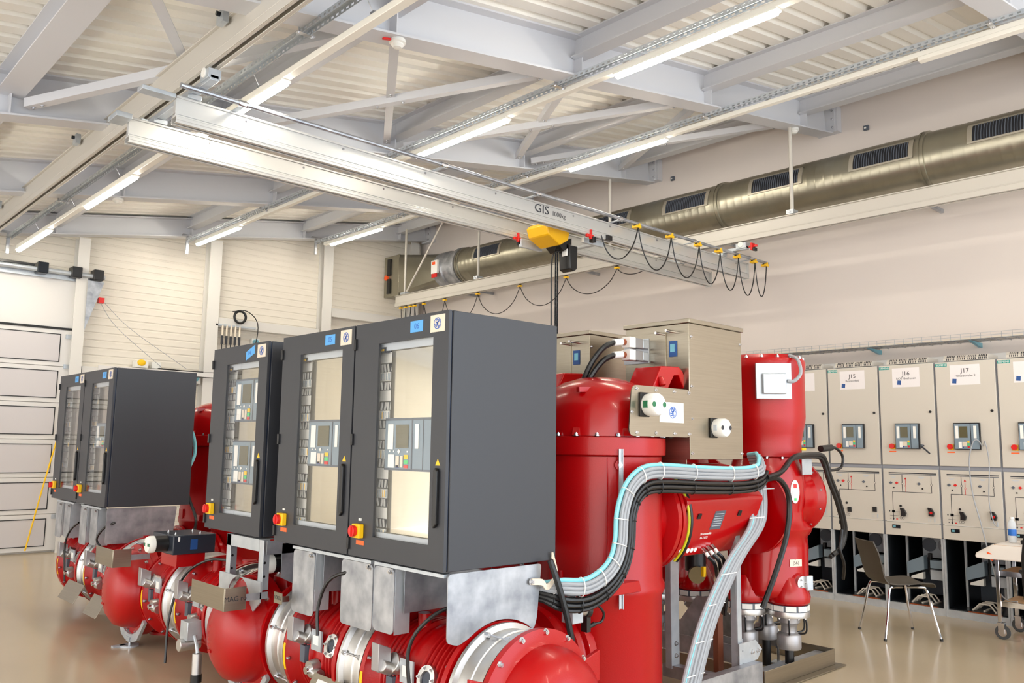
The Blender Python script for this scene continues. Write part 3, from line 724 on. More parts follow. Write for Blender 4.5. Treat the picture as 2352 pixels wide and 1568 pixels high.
# ================================================================== CONTROL CABINETS
def monogram(mb, c, r, right, upv, m):                     # round blue monogram: ring, four curls and two script letters
    right, upv, c = Vector(right), Vector(upv), Vector(c); nn = right.cross(upv)
    def ribbon(pts, w):
        P_ = catmull([Vector((p[0], p[1], 0)) for p in pts], 4)
        for i in range(len(P_) - 1):
            a, b_ = P_[i], P_[i + 1]; d = b_ - a
            if d.length < 1e-6: continue
            s_ = Vector((-d.y, d.x, 0)).normalized() * w
            q = [a - s_, b_ - s_, b_ + s_, a + s_]
            mb.add([c + r * (p.x * right + p.y * upv) + nn * 0.0008 for p in q], [(0, 1, 2, 3)], m)
    for k in range(4):
        a0 = k * PI / 2 + 0.25
        ribbon([(math.cos(a0 + t_) * 0.93, math.sin(a0 + t_) * 0.93) for t_ in (0, 0.3, 0.6, 0.9, 1.2, 1.4)], 0.07)
        ribbon([(math.cos(a0 + 1.4) * 0.93, math.sin(a0 + 1.4) * 0.93), (math.cos(a0 + 1.6) * 0.8, math.sin(a0 + 1.6) * 0.8), (math.cos(a0 + 1.35) * 0.68, math.sin(a0 + 1.35) * 0.68)], 0.06)
    ribbon([(-0.05, 0.5), (-0.3, 0.62), (-0.45, 0.35), (-0.2, 0.1), (0.0, 0.25), (-0.1, -0.35), (-0.35, -0.55), (-0.55, -0.3), (-0.2, -0.1), (0.05, -0.05)], 0.085)
    ribbon([(0.15, 0.15), (0.4, 0.35), (0.5, 0.55), (0.25, 0.6), (0.12, 0.25), (0.15, -0.4), (0.4, -0.6), (0.6, -0.3)], 0.085)
RGT = -Y3                                                   # reading direction on faces that look towards -X
def relay(t, parent, x, ya, yc, z0, z1, nmod=3):            # protection relay: yc > ya, front plane at x, ya = right edge in the view
    w = yc - ya; h = z1 - z0
    mb = MB(); mb.box(x, x + 0.05, ya, yc, z0, z1, 'relay_grey'); mb.box(x - 0.002, x, ya, yc, z1 - 0.012, z1, 'relay_dark'); mb.box(x - 0.002, x, ya, yc, z0, z0 + 0.01, 'relay_dark')
    main = yc - w * (0.46 if nmod > 2 else 0.55)
    mb.box(x - 0.003, x, main - 0.004, main + 0.004, z0, z1, 'relay_dark')
    for k in range(1, nmod): mb.box(x - 0.003, x, main - k * (main - ya) / nmod - 0.002, main - k * (main - ya) / nmod + 0.002, z0, z1, 'relay_dark')
    r_ = t.part('protection_relay', mb, parent)
    mw = yc - main
    mb = MB(); mb.box(x - 0.004, x - 0.0025, yc - mw * 0.88, yc - mw * 0.42, z0 + h * 0.43, z0 + h * 0.87, 'screen_olive')
    mb.box(x - 0.004, x - 0.0025, yc - mw * 0.32, yc - mw * 0.12, z0 + h * 0.4, z0 + h * 0.88, 'sticker_white')
    t.part('relay_display', mb, r_) if parent is None else None
    dm_ = mb
    mb = dm_
    yy = main - (main - ya) / nmod * 0.3
    mb.box(x - 0.004, x - 0.0025, yy - 0.022 * w / 0.38, yy, z0 + h * 0.42, z0 + h * 0.88, 'sticker_white')
    mb.box(x - 0.004, x - 0.0025, yc - mw * 0.38, yc - mw * 0.15, z0 + h * 0.05, z0 + h * 0.3, 'sticker_white')
    for a, b_, c_, d_, m in ((0.44, 0.56, 0.06, 0.28, 'cream_plate'), (0.6, 0.7, 0.06, 0.28, 'cream_plate'), (0.74, 0.88, 0.22, 0.3, 'yellow_stripe'), (0.74, 0.88, 0.13, 0.2, 'key_green'), (0.74, 0.88, 0.05, 0.11, 'red_plastic'), (0.45, 0.55, 0.05, 0.1, 'key_blue')):
        mb.box(x - 0.005, x - 0.0025, yc - mw * b_, yc - mw * a, z0 + h * c_, z0 + h * d_, m)
    mb.obox((x - 0.004, yc - mw * 0.55, z0 + h * 0.36), X3 * 0.003, (Y3 + Z3) * 0.012, (Z3 - Y3) * 0.012, 'sticker_white')
    for q in (0.2, 0.35, 0.85): mb.box(x - 0.004, x - 0.0025, yc - mw * q - 0.006, yc - mw * q + 0.004, z0 + h * 0.345, z0 + h * 0.375, 'sticker_white')
    o = link('relay_keypad', mb.mesh(t.base)); 
    return r_, o
CX, CZ, CH, CD, CWD = 2.41, 1.03, 1.195, 0.72, 0.79
def cabinet(y0, label, tape, variant):
    t = T('control_cabinet', label, 'cabinet', (CX, y0 + 0.395, CZ), 'dark grey control cabinets')
    y1 = y0 + CWD; x0, x1 = CX + 0.022, CX + CD; w = 0.02
    mb = MB(); c = 'cabinet_paint'
    mb.box(x0, x1, y0, y0 + w, CZ, CZ + CH, c); mb.box(x0, x1, y1 - w, y1, CZ, CZ + CH, c)
    mb.box(x0, x1, y0 + w, y1 - w, CZ, CZ + w, c); mb.box(x0, x1, y0 + w, y1 - w, CZ + CH - w, CZ + CH, c); mb.box(x1 - w, x1, y0 + w, y1 - w, CZ + w, CZ + CH - w, c)
    body = t.part('cabinet_body', mb, bev=0.003)
    mb = MB(); mb.box(x0 - 0.012, x0 - 0.001, y0 + 0.008, y1 - 0.008, CZ + 0.008, CZ + CH - 0.008, 'cabinet_edge')
    # (seal strip behind the door, open in the middle)
    mb = MB()
    for q in ((y0 + .008, y0 + .09, CZ + .008, CZ + CH - .008), (y1 - .09, y1 - .008, CZ + .008, CZ + CH - .008), (y0 + .09, y1 - .09, CZ + .008, CZ + .09), (y0 + .09, y1 - .09, CZ + CH - .09, CZ + CH - .008)):
        mb.box(x0 - 0.008, x0 - 0.0005, q[0], q[1], q[2], q[3], 'cabinet_edge')
    t.part('door_seal', mb)
    wy0, wy1, wz0, wz1 = y0 + 0.118, y0 + 0.572, CZ + 0.108, CZ + 1.08
    mb = MB(); a, b_ = CX - 0.004, CX + 0.013; c = 'cabinet_paint'
    mb.box(a, b_, y0 + 0.002, wy0, CZ, CZ + CH, c); mb.box(a, b_, wy1, y1 - 0.002, CZ, CZ + CH, c)
    mb.box(a, b_, wy0, wy1, CZ, wz0, c); mb.box(a, b_, wy0, wy1, wz1, CZ + CH, c)
    door = t.part('door', mb)
    mb = MB(); mb.box(CX + 0.002, CX + 0.006, wy0 - 0.0, wy1 + 0.0, wz0, wz1, 'glass'); t.part('window_pane', mb, door)
    mb = MB(); mb.prism([(y0 + 0.045, CZ + 0.21), (y0 + 0.065, CZ + 0.19), (y0 + 0.075, CZ + 0.21), (y0 + 0.075, CZ + 0.45), (y0 + 0.06, CZ + 0.465), (y0 + 0.045, CZ + 0.45)], (a - 0.018, 0, 0), Y3, Z3, X3 * 0.018, 'black_plastic'); t.part('handle', mb, door, bev=0.004)
    mb = MB(); mb.prism([(y0 + 0.042, CZ + 0.475), (y0 + 0.078, CZ + 0.475), (y0 + 0.06, CZ + 0.505)], (a - 0.001, 0, 0), Y3, Z3, X3 * 0.001, 'yellow_plastic'); t.part('warning_sticker', mb, door)
    tz = CZ + 1.14
    mb = MB()
    ty0, ty1 = y0 + 0.2, y0 + 0.302
    if variant == 4: mb.prism([(ty0 - .02, tz - .01), (ty1 + .0, tz - .05), (ty1 + .0, tz + .005), (ty0 - .02, tz + .045)], (a - 0.0012, 0, 0), Y3, Z3, X3 * 0.001, 'blue_tape')
    else: mb.box(a - 0.0012, a - 0.0002, ty0, ty1, tz - 0.028, tz + 0.028, 'blue_tape')
    if tape: mb.text(tape, 0.04, (a - 0.0013, (ty0 + ty1) / 2, tz - (0.004 if variant == 4 else 0)), RGT, Z3, 'logo_blue', ext=0.0004)
    t.part('tape_label', mb, door)
    mb = MB(); mb.box(a - 0.0025, a - 0.0002, y0 + 0.03, y0 + 0.14, CZ + 1.098, CZ + 1.18, 'cream_plate')
    monogram(mb, (a - 0.0027, y0 + 0.085, CZ + 1.139), 0.028, RGT, Z3, 'logo_blue'); t.part('maker_plate', mb, door)
    sy = y0 + 0.685; sz = CZ + 0.13
    mb = MB(); mb.box(a - 0.03, a - 0.0002, sy - 0.035, sy + 0.035, sz - 0.035, sz + 0.035, 'yellow_plastic'); s_ = t.part('main_switch', mb, door, bev=0.004)
    mb = MB(); mb.cyl((a - 0.05, sy + 0.008, sz), (a - 0.0301, sy + 0.008, sz), 0.028, 'red_plastic'); mb.box(a - 0.056, a - 0.05, sy + 0.002, sy + 0.014, sz - 0.024, sz + 0.024, 'red_plastic'); t.part('switch_knob', mb, s_)
    mb = MB(); mb.box(a - 0.002, a - 0.0002, sy - 0.04, sy + 0.03, sz - 0.07, sz - 0.048, 'orange_label'); t.part('orange_label', mb, door)
    mb = MB(); mb.box(a - 0.006, a - 0.0002, sy - 0.012, sy + 0.008, sz + 0.05, sz + 0.062, 'white_plastic'); t.part('push_button', mb, door)
    for hz in (0.06, 0.59, 1.09):
        mb = MB(); mb.box(a - 0.012, b_ - 0.002, y1 - 0.016, y1 + 0.003, CZ + hz - 0.03, CZ + hz + 0.03, 'black_plastic'); t.part('hinge', mb, door, bev=0.002)
    # inside: white frame, terminal strip on the left, hinged frame with polished plates and relay on the right
    xi = CX + 0.05
    mb = MB()
    for q in ((y0 + .03, y0 + .07, CZ + .03, CZ + CH - .04), (y1 - .1, y1 - .03, CZ + .03, CZ + CH - .04), (y0 + .03, y1 - .03, CZ + CH - .15, CZ + CH - .04), (y0 + .03, y1 - .03, CZ + .03, CZ + .13)):
        mb.box(xi - 0.02, xi - 0.008, q[0], q[1], q[2], q[3], 'din_grey')
    mb.box(x1 - 0.06, x1 - 0.022, y0 + 0.03, y1 - 0.03, CZ + 0.03, CZ + CH - 0.03, 'din_grey')
    t.part('inner_frame', mb)
    py0, py1 = y0 + 0.06, y0 + 0.53                        # swing frame with plates
    relays = {4: ((0.30, 0.58), (0.70, 0.98)), 5: ((0.44, 0.70),), 6: ((0.44, 0.70),), 7: (), 8: ((0.5, 0.72),)}[variant]
    cuts = [0.04]
    for r0, r1 in relays: cuts += [r0, r1]
    cuts.append(1.13)
    for k in range(0, len(cuts), 2):
        mb = MB(); mb.box(xi, xi + 0.006, py0, py1, CZ + cuts[k], CZ + cuts[k + 1], 'polished_plate'); t.part('blank_plate', mb)
    for r0, r1 in relays:
        mb = MB(); w = py1 - py0; h = r1 - r0
        r_, key = relay(t, None if False else body, xi - 0.004, py0, py1 + (0.03 if variant == 6 else 0), CZ + r0, CZ + r1, 3 if variant == 6 else 2)
        key.parent = r_ if False else body
    # terminal strip
    ta, tb = py1 + 0.012, y1 - 0.03; xt = xi + 0.07
    mb = MB(); mb.box(xt, xt + 0.01, ta - 0.02, tb, CZ + 0.06, CZ + CH - 0.06, 'white_plastic'); mb.box(xi + 0.01, xt, ta - 0.014, ta - 0.006, CZ + 0.06, CZ + CH - 0.06, 'din_grey'); t.part('mounting_plate', mb)
    rnd = random.Random(variant); z = CZ + 0.1; k = 0; term = MB(); duct_ = MB(); wires = MB(); back = MB()
    while z < CZ + CH - 0.1:
        typ = k % 3
        if typ == 0:
            term.box(xt - 0.07, xt - 0.001, ta, tb, z, z + 0.045, 'white_plastic')
            for q in range(int((tb - ta) / 0.014)): term.box(xt - 0.072, xt - 0.0701, ta + q * 0.014, ta + q * 0.014 + 0.003, z + 0.004, z + 0.04, 'relay_grey' if rnd.random() < .8 else 'yellow_stripe')
            z += 0.05
        elif typ == 1:
            back.box(xt - 0.03, xt - 0.002, ta, tb, z, z + 0.043, 'relay_dark')
            for q in range(7):
                yy = ta + 0.012 + q * (tb - ta - 0.02) / 7 + rnd.uniform(-.003, .003); l = rnd.uniform(-0.012, 0.012)
                wires.bar((xt - 0.05, yy, z), (xt - 0.05, yy + l, z + 0.04), 0.009, 0.006, 'sticker_white', upv=X3)
            z += 0.045
        else:
            duct_.box(xt - 0.06, xt - 0.001, ta, tb, z, z + 0.055, 'white_plastic'); z += 0.06
            back.box(xt - 0.03, xt - 0.002, ta, tb, z - 0.003, z + 0.041, 'relay_dark')
            for q in range(7):
                yy = ta + 0.012 + q * (tb - ta - 0.02) / 7; l = rnd.uniform(-0.014, 0.014)
                wires.bar((xt - 0.05, yy, z), (xt - 0.05, yy + l, z + 0.038), 0.009, 0.006, 'sticker_white', upv=X3)
            z += 0.043
        k += 1
    zz = CZ + CH - 0.16
    term.box(xt - 0.09, xt - 0.071, ta + 0.01, tb - 0.02, zz, zz + 0.03, 'black_plastic'); term.box(xt - 0.092, xt - 0.09, ta + 0.03, ta + 0.06, zz + .01, zz + 0.02, 'yellow_stripe'); term.box(xt - 0.092, xt - 0.09, ta + 0.09, ta + 0.12, zz + .01, zz + 0.02, 'yellow_stripe')
    t.part('cable_field', back); t.part('terminal_blocks', term); t.part('wiring_ducts', duct_); t.part('wire_markers', wires, stuff=True)
    return t
cabinet(3.0, 'largest dark grey control cabinet, tape reading 06, its right side fully visible', '06', 6)
cabinet(3.8, 'dark grey control cabinet in the middle of the near three, tape reading 05', '05', 5)
cabinet(4.78, 'leftmost dark grey cabinet of the near three, crooked blue tape, two relays inside', '04', 4)
cabinet(7.60, 'dark grey control cabinet of the far pair whose dark right side is visible', '02', 8)
cabinet(8.40, 'farthest dark grey control cabinet, the left one of the far pair', '01', 7)

# ================================================================== BRACKETS UNDER THE CABINETS
def rounded(poly, r=0.03, n=4):
    o = []; N = len(poly)
    for i in range(N):
        p0, p1, p2 = Vector(poly[i - 1]), Vector(poly[i]), Vector(poly[(i + 1) % N])
        a, b_ = (p0 - p1), (p2 - p1); rr = min(r, a.length * .45, b_.length * .45)
        q0, q1 = p1 + a.normalized() * rr, p1 + b_.normalized() * rr
        for k in range(n + 1):
            t_ = k / n; o.append(tuple((1 - t_) ** 2 * q0 + 2 * t_ * (1 - t_) * p1 + t_ * t_ * q1))
    return o
BX, BZ, BRR, BR2 = 2.76, 0.43, 0.335, 0.30                 # busbar axis
def arch(cx, r, z0, x0, x1, n=8):
    o = []
    for k in range(n + 1):
        x = x0 + (x1 - x0) * k / n; d = r * r - (x - cx) ** 2
        o.append((x, max(z0, BZ + math.sqrt(max(d, 0)))))
    return o
def side_plate(y, label, full=True):
    # poly in XZ: hangs down at the front, arched over the busbar
    pl = [(2.435, 1.02), (2.435, 0.72), (2.5, 0.70)] + arch(BX, BRR + 0.02, 0.7, 2.56, 2.98) + [(3.0, 0.76), (3.03, 1.02)]
    t = T('bracket_plate', label, 'bracket', (2.7, y, 0.7), 'galvanised bracket plates')
    mb = MB(); mb.prism(rounded(pl, 0.02, 3), (0, y, 0), X3, Z3, Y3 * 0.006, 'galvanised'); t.part('side_plate', mb)
    return t
def front_bracket(y0, y1, label, flaps=None, rear=None):                           # two flaps and a top bar under a cabinet front
    t = T('cabinet_bracket', label, 'bracket', (2.43, (y0 + y1) / 2, 0.68), 'galvanised brackets under the cabinet fronts')
    for a, b_, zl in (flaps or ((y1 - 0.19, y1, 0.67), (y0 + 0.1, y0 + 0.285, 0.69))):
        mb = MB(); mb.prism(rounded([(a, 1.0), (b_, 1.0), (b_, zl), (a, zl)], 0.03), (2.425, 0, 0), Y3, Z3, X3 * 0.005, 'galvanised'); t.part('flap', mb)
        mb = MB(); mb.box(2.431, 2.52, a - 0.004, a, 0.69, 1.0, 'galvanised_light'); t.part('flange', mb)
        t.inst('bolt', BOLT, (2.425, a + 0.03, 0.985), -X3)
    mb = MB(); mb.box(2.425, 2.47, y0 + 0.02, y1, 1.002, 1.018, 'galvanised_light'); t.part('top_bar', mb)
    if rear:
        mb = MB(); mb.prism([(rear[0], 1.0), (rear[1], 1.0), (rear[1], 0.79), (rear[0], 0.79)], (2.74, 0, 0), Y3, Z3, X3 * 0.005, 'galvanised'); t.part('rear_plate', mb)
        mb = MB(); mb.box(2.47, 2.739, rear[1] - 0.005, rear[1], 0.79, 1.0, 'galvanised'); t.part('rear_plate', mb)
    return t
def beam_front(y0, y1):
    pass
front_bracket(3.0, 3.575, 'galvanised bracket with a hanging flap under the front of the cabinet taped 06', ((3.40, 3.572, 0.69),), (3.02, 3.38))
front_bracket(3.585, 4.4, 'galvanised bracket with hanging flaps under the front of the cabinet taped 05', ((3.585, 3.875, 0.675), (4.15, 4.385, 0.66)), (3.9, 4.13))
front_bracket(7.72, 8.3, 'galvanised bracket under the right cabinet of the far pair')
front_bracket(8.5, 9.05, 'galvanised bracket under the farthest cabinet')
side_plate(3.0, 'big galvanised plate with arched lower edge under the right side of cabinet 06')
mb = MB(); mb.prism(rounded([(2.435, 1.02), (2.435, 0.72), (3.0, 0.72), (3.03, 1.02)], 0.02, 3), (0, 7.62, 0), X3, Z3, Y3 * 0.006, 'galvanised')
single('bracket_plate', mb, 'galvanised plate below the dark side of the far cabinet pair', 'bracket')
for y in (3.86, 4.66):
    mb = MB(); pl = [(2.5, 1.0), (2.5, 0.8)] + arch(BX, BRR + 0.03, 0.76, 2.58, 2.98) + [(3.02, 1.0)]
    mb.prism(pl, (0, y, 0), X3, Z3, Y3 * 0.006, 'galvanised'); single('bracket_plate', mb, 'inner galvanised plate arched over the busbar %s' % ('between cabinets 06 and 05' if y < 4 else 'left of cabinet 05'), 'bracket')
# braided earth strap
t = T('earth_strap', 'braided copper earth strap joining the big galvanised plate to cabinet 06', 'strap', (2.99, 2.98, 0.9))
mb = MB()
for k in range(4): mb.tube([(2.95, 2.985, 0.93 + k * .007), (3.0, 2.965, 0.925 + k * .007), (3.03, 2.96, 0.9 + k * .007), (3.09, 2.965, 0.935 + k * .007), (3.11, 2.975, 0.97 + k * .007), (3.09, 2.985, 1.05 + k * .007)], 0.006, 'cream_plate', n=5)
t.part('braid', mb); t.inst('bolt', BOLT, (2.95, 2.99, 0.94), -Y3)

# ================================================================== BUSBAR LINE
def flange(t, c, ax, r, th, m='red_paint', lugs=0, name='flange', parent=None, nb=0, boff=0.0, me=None, bs=1):
    mb = MB(); mb.lathe(Vector(c) - Vector(ax) * th / 2, ax, [(r - 0.004, 0), (r, 0.004), (r, th - 0.004), (r - 0.004, th)], m, 44)
    o = t.part(name, mb, parent)
    if nb: ring_bolts(t, Vector(c) + Vector(ax) * th / 2 * bs, Vector(ax) * bs, r - 0.025, nb, me, boff, parent=o)
    return o
def bus_module(y0, y1, label, ports=True):                  # ribbed red housing between two rings, axis Y
    t = T('busbar_module', label, 'gas-insulated busbar', (BX, (y0 + y1) / 2, 0.1), 'ribbed red busbar modules')
    L_ = y1 - y0; mb = MB()
    prof = [(0.31, 0), (0.345, 0.0), (0.345, 0.03), (0.30, 0.045)]
    k = 0.07
    while k < L_ * 0.42:
        prof += [(0.272, k), (0.29, k + 0.008), (0.292, k + 0.016), (0.272, k + 0.024)]; k += 0.034
    prof += [(0.27, L_ * 0.44), (0.285, L_ * 0.47), (0.285, L_ * 0.56), (0.27, L_ * 0.6)]
    k = L_ * 0.62
    while k < L_ - 0.09:
        prof += [(0.272, k), (0.29, k + 0.008), (0.292, k + 0.016), (0.272, k + 0.024)]; k += 0.034
    prof += [(0.30, L_ - 0.045), (0.345, L_ - 0.03), (0.345, L_), (0.31, L_)]
    mb.lathe((BX, y0, BZ), Y3, prof, 'red_paint', 56); h = t.part('housing', mb, sharp=50)
    ring_bolts(t, (BX, y0 + 0.03, BZ), Y3, 0.326, 14, BOLT, 0.1, parent=h)
    ring_bolts(t, (BX, y1 - 0.03, BZ), -Y3, 0.326, 14, BOLT, 0.1, parent=h)
    ym = (y0 + y1) / 2
    mb = MB(); mb.cyl((BX + 0.02, ym - .12, BZ + 0.25), (BX + 0.02, ym - .12, BZ + 0.345), 0.05, 'red_paint'); t.part('lifting_boss', mb); mb = MB(); mb.cyl((BX - 0.1, ym + .12, BZ + 0.22), (BX - 0.1, ym + .12, BZ + 0.33), 0.035, 'red_paint'); t.part('lifting_boss', mb)
    if ports:
        def surf(a, r=0.285): return Vector((BX - r * math.cos(a), 0, BZ + r * math.sin(a))), Vector((-math.cos(a), 0, math.sin(a)))
        p, n_ = surf(R(18)); p.y = ym - 0.14
        mb = MB(); mb.lathe(p, n_, [(0.062, 0), (0.062, 0.02), (0.036, 0.022), (0.034, 0.01), (0.0, 0.01)], 'aluminium_ring', 24); w_ = t.part('inspection_port', mb)
        mb = MB(); mb.cyl(p + n_ * 0.0105, p + n_ * 0.0125, 0.033, 'port_glass'); t.part('port_glass', mb, w_); ring_bolts(t, p + n_ * 0.02, n_, 0.05, 6, BOLT_S, parent=w_)
        p, n_ = surf(R(22)); p.y = ym + 0.1
        mb = MB(); mb.cyl(p, p + n_ * 0.05, 0.05, 'aluminium_ring'); mb.obox(p + n_ * 0.09 + Y3 * 0.035, n_ * 0.08, Y3 * 0.06, Z3 * 0.13, 'cast_aluminium'); mb.cyl(p + n_ * .05 - Z3 * .03, p + n_ * 0.11 - Z3 * .03, 0.028, 'aluminium_ring'); sv = t.part('density_sensor', mb, bev=0.003)
        p2 = p + n_ * 0.03 - Y3 * 0.1 - Z3 * 0.02
        mb = MB(); mb.obox(p2, n_ * 0.012, Y3 * 0.1, Z3 * 0.11, 'galvanised_light'); mb.obox(p2 + n_ * 0.008, n_ * 0.004, Y3 * 0.05, Z3 * 0.05, 'sticker_white'); t.part('gauge_plate', mb)
        p, n_ = surf(R(-8)); p.y = ym + 0.0
        mb = MB(); mb.cyl(p, p + n_ * 0.05, 0.045, 'aluminium_ring'); mb.cyl(p + n_ * .03 - Z3 * .02, p + n_ * .03 - Z3 * .02 - Y3 * 0.08, 0.028, 'aluminium_ring'); mb.cyl(p + n_ * .05, p + n_ * 0.075, 0.02, 'chrome'); t.part('gas_valve', mb)
        p, n_ = surf(R(2)); p.y = ym + 0.12; mb = MB(); mb.obox(p, n_ * 0.05, Y3 * 0.05, Z3 * 0.09, 'relay_dark'); t.part('name_plate', mb)
    mb = MB(); mb.lathe((BX, y1 - 0.05, BZ), Y3, [(0.347, 0.0), (0.349, 0.0), (0.349, 0.012), (0.347, 0.012)], 'red_paint', 40)
    yl = MB(); vs = []; n = 10
    for k in range(n + 1):
        a = R(172 + 24 * k / n)
        for dy in (0.004, 0.026): vs.append((BX + 0.3463 * math.cos(a), y1 - 0.03 + dy, BZ + 0.3463 * math.sin(a)))
    yl.add(vs, [(2 * k, 2 * k + 1, 2 * k + 3, 2 * k + 2) for k in range(n)], 'yellow_stripe'); t.part('yellow_mark', yl)
    return t
def bus_ring(y0, y1, label):
    t = T('bellows_ring', label, 'coupling ring', (BX, (y0 + y1) / 2, 0.1), 'silver coupling rings of the busbar')
    L_ = y1 - y0; mb = MB(); mb.lathe((BX, y0, BZ), Y3, [(0.31, 0), (0.342, 0.0), (0.342, 0.02), (0.318, 0.03), (0.318, L_ * .45), (0.324, L_ * .47), (0.324, L_ * .53), (0.318, L_ * .55), (0.318, L_ - 0.03), (0.342, L_ - 0.02), (0.342, L_), (0.31, L_)], 'aluminium_ring', 56)
    h = t.part('ring_body', mb)
    for k in range(7):
        a = k * PI / 3.5 + 0.15; c = Vector((BX + 0.331 * math.cos(a), 0, BZ + 0.331 * math.sin(a)))
        b_ = MB(); b_.cyl(c + Y3 * (y0 + 0.02), c + Y3 * (y1 - 0.02), 0.005, 'bolt_steel', n=8); b_.cyl(c + Y3 * (y0 + 0.021), c + Y3 * (y0 + 0.045), 0.013, 'bolt_steel', n=6); b_.cyl(c + Y3 * (y1 - 0.045), c + Y3 * (y1 - 0.021), 0.013, 'bolt_steel', n=6); t.part('tie_rod', b_, h)
    return t
# near end cap: red dome facing the camera side
t = T('busbar_end_cap', 'big red domed end cap on the nearest end of the busbar', 'end cap', (BX, 2.6, 0.1))
mb = MB(); mb.lathe((BX, 2.74, BZ), -Y3, [(0.31, -.035), (0.352, -0.03), (0.352, 0.0), (0.31, 0.012), (0.29, 0.03), (0.285, 0.08), (0.262, 0.14), (0.215, 0.19), (0.14, 0.225), (0.06, 0.24), (0, 0.243)], 'red_paint', 56); h = t.part('dome', mb, sharp=40)
ring_bolts(t, (BX, 2.74, BZ), -Y3, 0.338, 14, None, 0.12, parent=h)
mb = MB(); mb.prism([(0.28, 0.16), (0.42, 0.2), (0.42, 0.06), (0.3, 0.0)], (BX, 2.745, BZ), X3, Z3, Y3 * 0.025, 'red_paint'); mb.prism([(-0.28, 0.16), (-0.4, 0.2), (-0.4, 0.06), (-0.3, 0.0)], (BX, 2.745, BZ), X3, Z3, Y3 * 0.025, 'red_paint'); t.part('corner_lug', mb, bev=0.004)
bus_ring(2.785, 2.99, 'silver coupling ring nearest the camera, beside the red end cap')
bus_module(3.01, 3.66, 'ribbed red busbar module below cabinet 06')
bus_ring(3.67, 3.88, 'silver coupling ring between the two near ribbed red modules')
bus_module(3.89, 4.44, 'ribbed red busbar module below cabinet 05, with sensors on its face')
bus_ring(4.45, 4.66, 'silver coupling ring behind the small tag, right of the near red T-piece')
def tee(yc, x_f, label, ring_far):
    # T piece: trunk along Y with a branch whose dome looks towards -X
    t = T('tee_vessel', label, 'pressure vessel', (BX, yc, 0.1), 'red T-shaped vessels with a dome')
    mb = MB(); mb.lathe((BX, yc - 0.29, BZ), Y3, [(0.29, 0), (0.342, 0), (0.342, 0.025), (0.29, 0.04), (0.255, 0.10), (0.255, 0.48), (0.29, 0.54), (0.342, 0.555), (0.342, 0.58), (0.29, 0.58)], 'red_paint', 48); h = t.part('trunk', mb)
    mb = MB(); mb.lathe((BX, yc, BZ), -X3, [(0.24, 0), (0.25, 0.12), (0.26, 0.19), (0.348, 0.195), (0.348, 0.25)], 'red_paint', 48); br = t.part('branch', mb)
    mb = MB(); o = (BX - 0.252, yc, BZ); mb.lathe(o, -X3, [(0.30, 0), (0.348, 0.0), (0.348, 0.024), (0.29, 0.028), (0.28, 0.04), (0.276, 0.11), (0.25, 0.17), (0.185, 0.215), (0.09, 0.24), (0, 0.245)], 'red_paint', 48)
    for k in range(5): mb.box(BX - 0.492, BX - 0.465, yc + 0.06, yc + 0.1, BZ - 0.1 + k * 0.035, BZ - 0.085 + k * 0.035, 'red_paint')
    dm_ = t.part('dome', mb, sharp=40)
    ring_bolts(t, (BX - 0.277, yc, BZ), -X3, 0.32, 12, None, 0.3, parent=dm_); ring_bolts(t, (BX - 0.195, yc, BZ), X3, 0.32, 12, None, 0.3, parent=br)
    mb = MB(); mb.lathe((BX - 0.02, yc - .02, BZ + 0.24), Z3, [(0.12, 0), (0.105, 0.07), (0.105, 0.085)], 'red_paint', 28); nk = t.part('top_neck', mb)
    mb = MB(); mb.cyl((BX - 0.02, yc - .02, BZ + 0.326), (BX - 0.02, yc - .02, BZ + 0.336), 0.09, 'aluminium_ring'); t.part('cover_disc', mb, nk); ring_bolts(t, (BX - .02, yc - .02, BZ + 0.336), Z3, 0.075, 6, BOLT_S, parent=nk)
    mb = MB(); mb.lathe((BX, yc, BZ - 0.24), -Z3, [(0.13, 0), (0.13, 0.09), (0.14, 0.1), (0.14, 0.12)], 'red_paint', 28); t.part('bottom_stub', mb)
    # curved foot with adjustable disc
    mb = MB(); xf = BX - 0.29; pl = []
    for k in range(9): a = R(215 + 110 * k / 8); pl.append((yc + 0.335 * math.cos(a), BZ + 0.335 * math.sin(a)))
    pl2 = [(yc + 0.16, BZ - 0.34), (yc + 0.03, 0.045), (yc - 0.03, 0.045), (yc - 0.16, BZ - 0.34)]
    out = [(yc + 0.37 * math.cos(R(215 + 110 * k / 8)), max(0.045, BZ + 0.37 * math.sin(R(215 + 110 * k / 8)) - (0.03 if 1 < k < 7 else 0))) for k in range(9)]
    mb.prism(pl + out[::-1], (xf - 0.012, 0, 0), Y3, Z3, X3 * 0.024, 'galvanised_light'); mb.prism([(yc - .05, 0.075), (yc + .05, 0.075), (yc + .03, 0.04), (yc - .03, 0.04)], (xf - 0.02, 0, 0), Y3, Z3, X3 * 0.04, 'galvanised_light'); ft = t.part('foot', mb)
    mb = MB(); mb.cyl((xf, yc, 0.012), (xf, yc, 0.06), 0.01, 'bolt_steel', n=10); mb.cyl((xf, yc, 0.0), (xf, yc, 0.012), 0.07, 'galvanised_light'); mb.obox((xf - 0.07, yc + 0.03, 0.006), X3 * 0.1, Y3 * 0.05, Z3 * 0.012, 'galvanised_light'); t.part('levelling_foot', mb, ft)
    return t
tee(5.0, 2.5, 'large red T-shaped vessel with a round dome behind the near bent plate', True)
tee(6.98, 2.5, 'red T-shaped vessel with a round dome standing on the forked silver foot, at the left', True)
bus_ring(5.3, 5.5, 'silver coupling ring between the two red T-shaped vessels, hidden partly by the bent plate')
bus_module(5.52, 6.02, 'red busbar module in the gap between the two cabinet groups')
bus_ring(6.03, 6.25, 'broad silver coupling ring right of the far red T-shaped vessel')
bus_module(6.27, 6.66, 'short red busbar module beside the far red T-shaped vessel')
bus_ring(7.3, 7.48, 'silver coupling ring just beyond the far red T-shaped vessel')
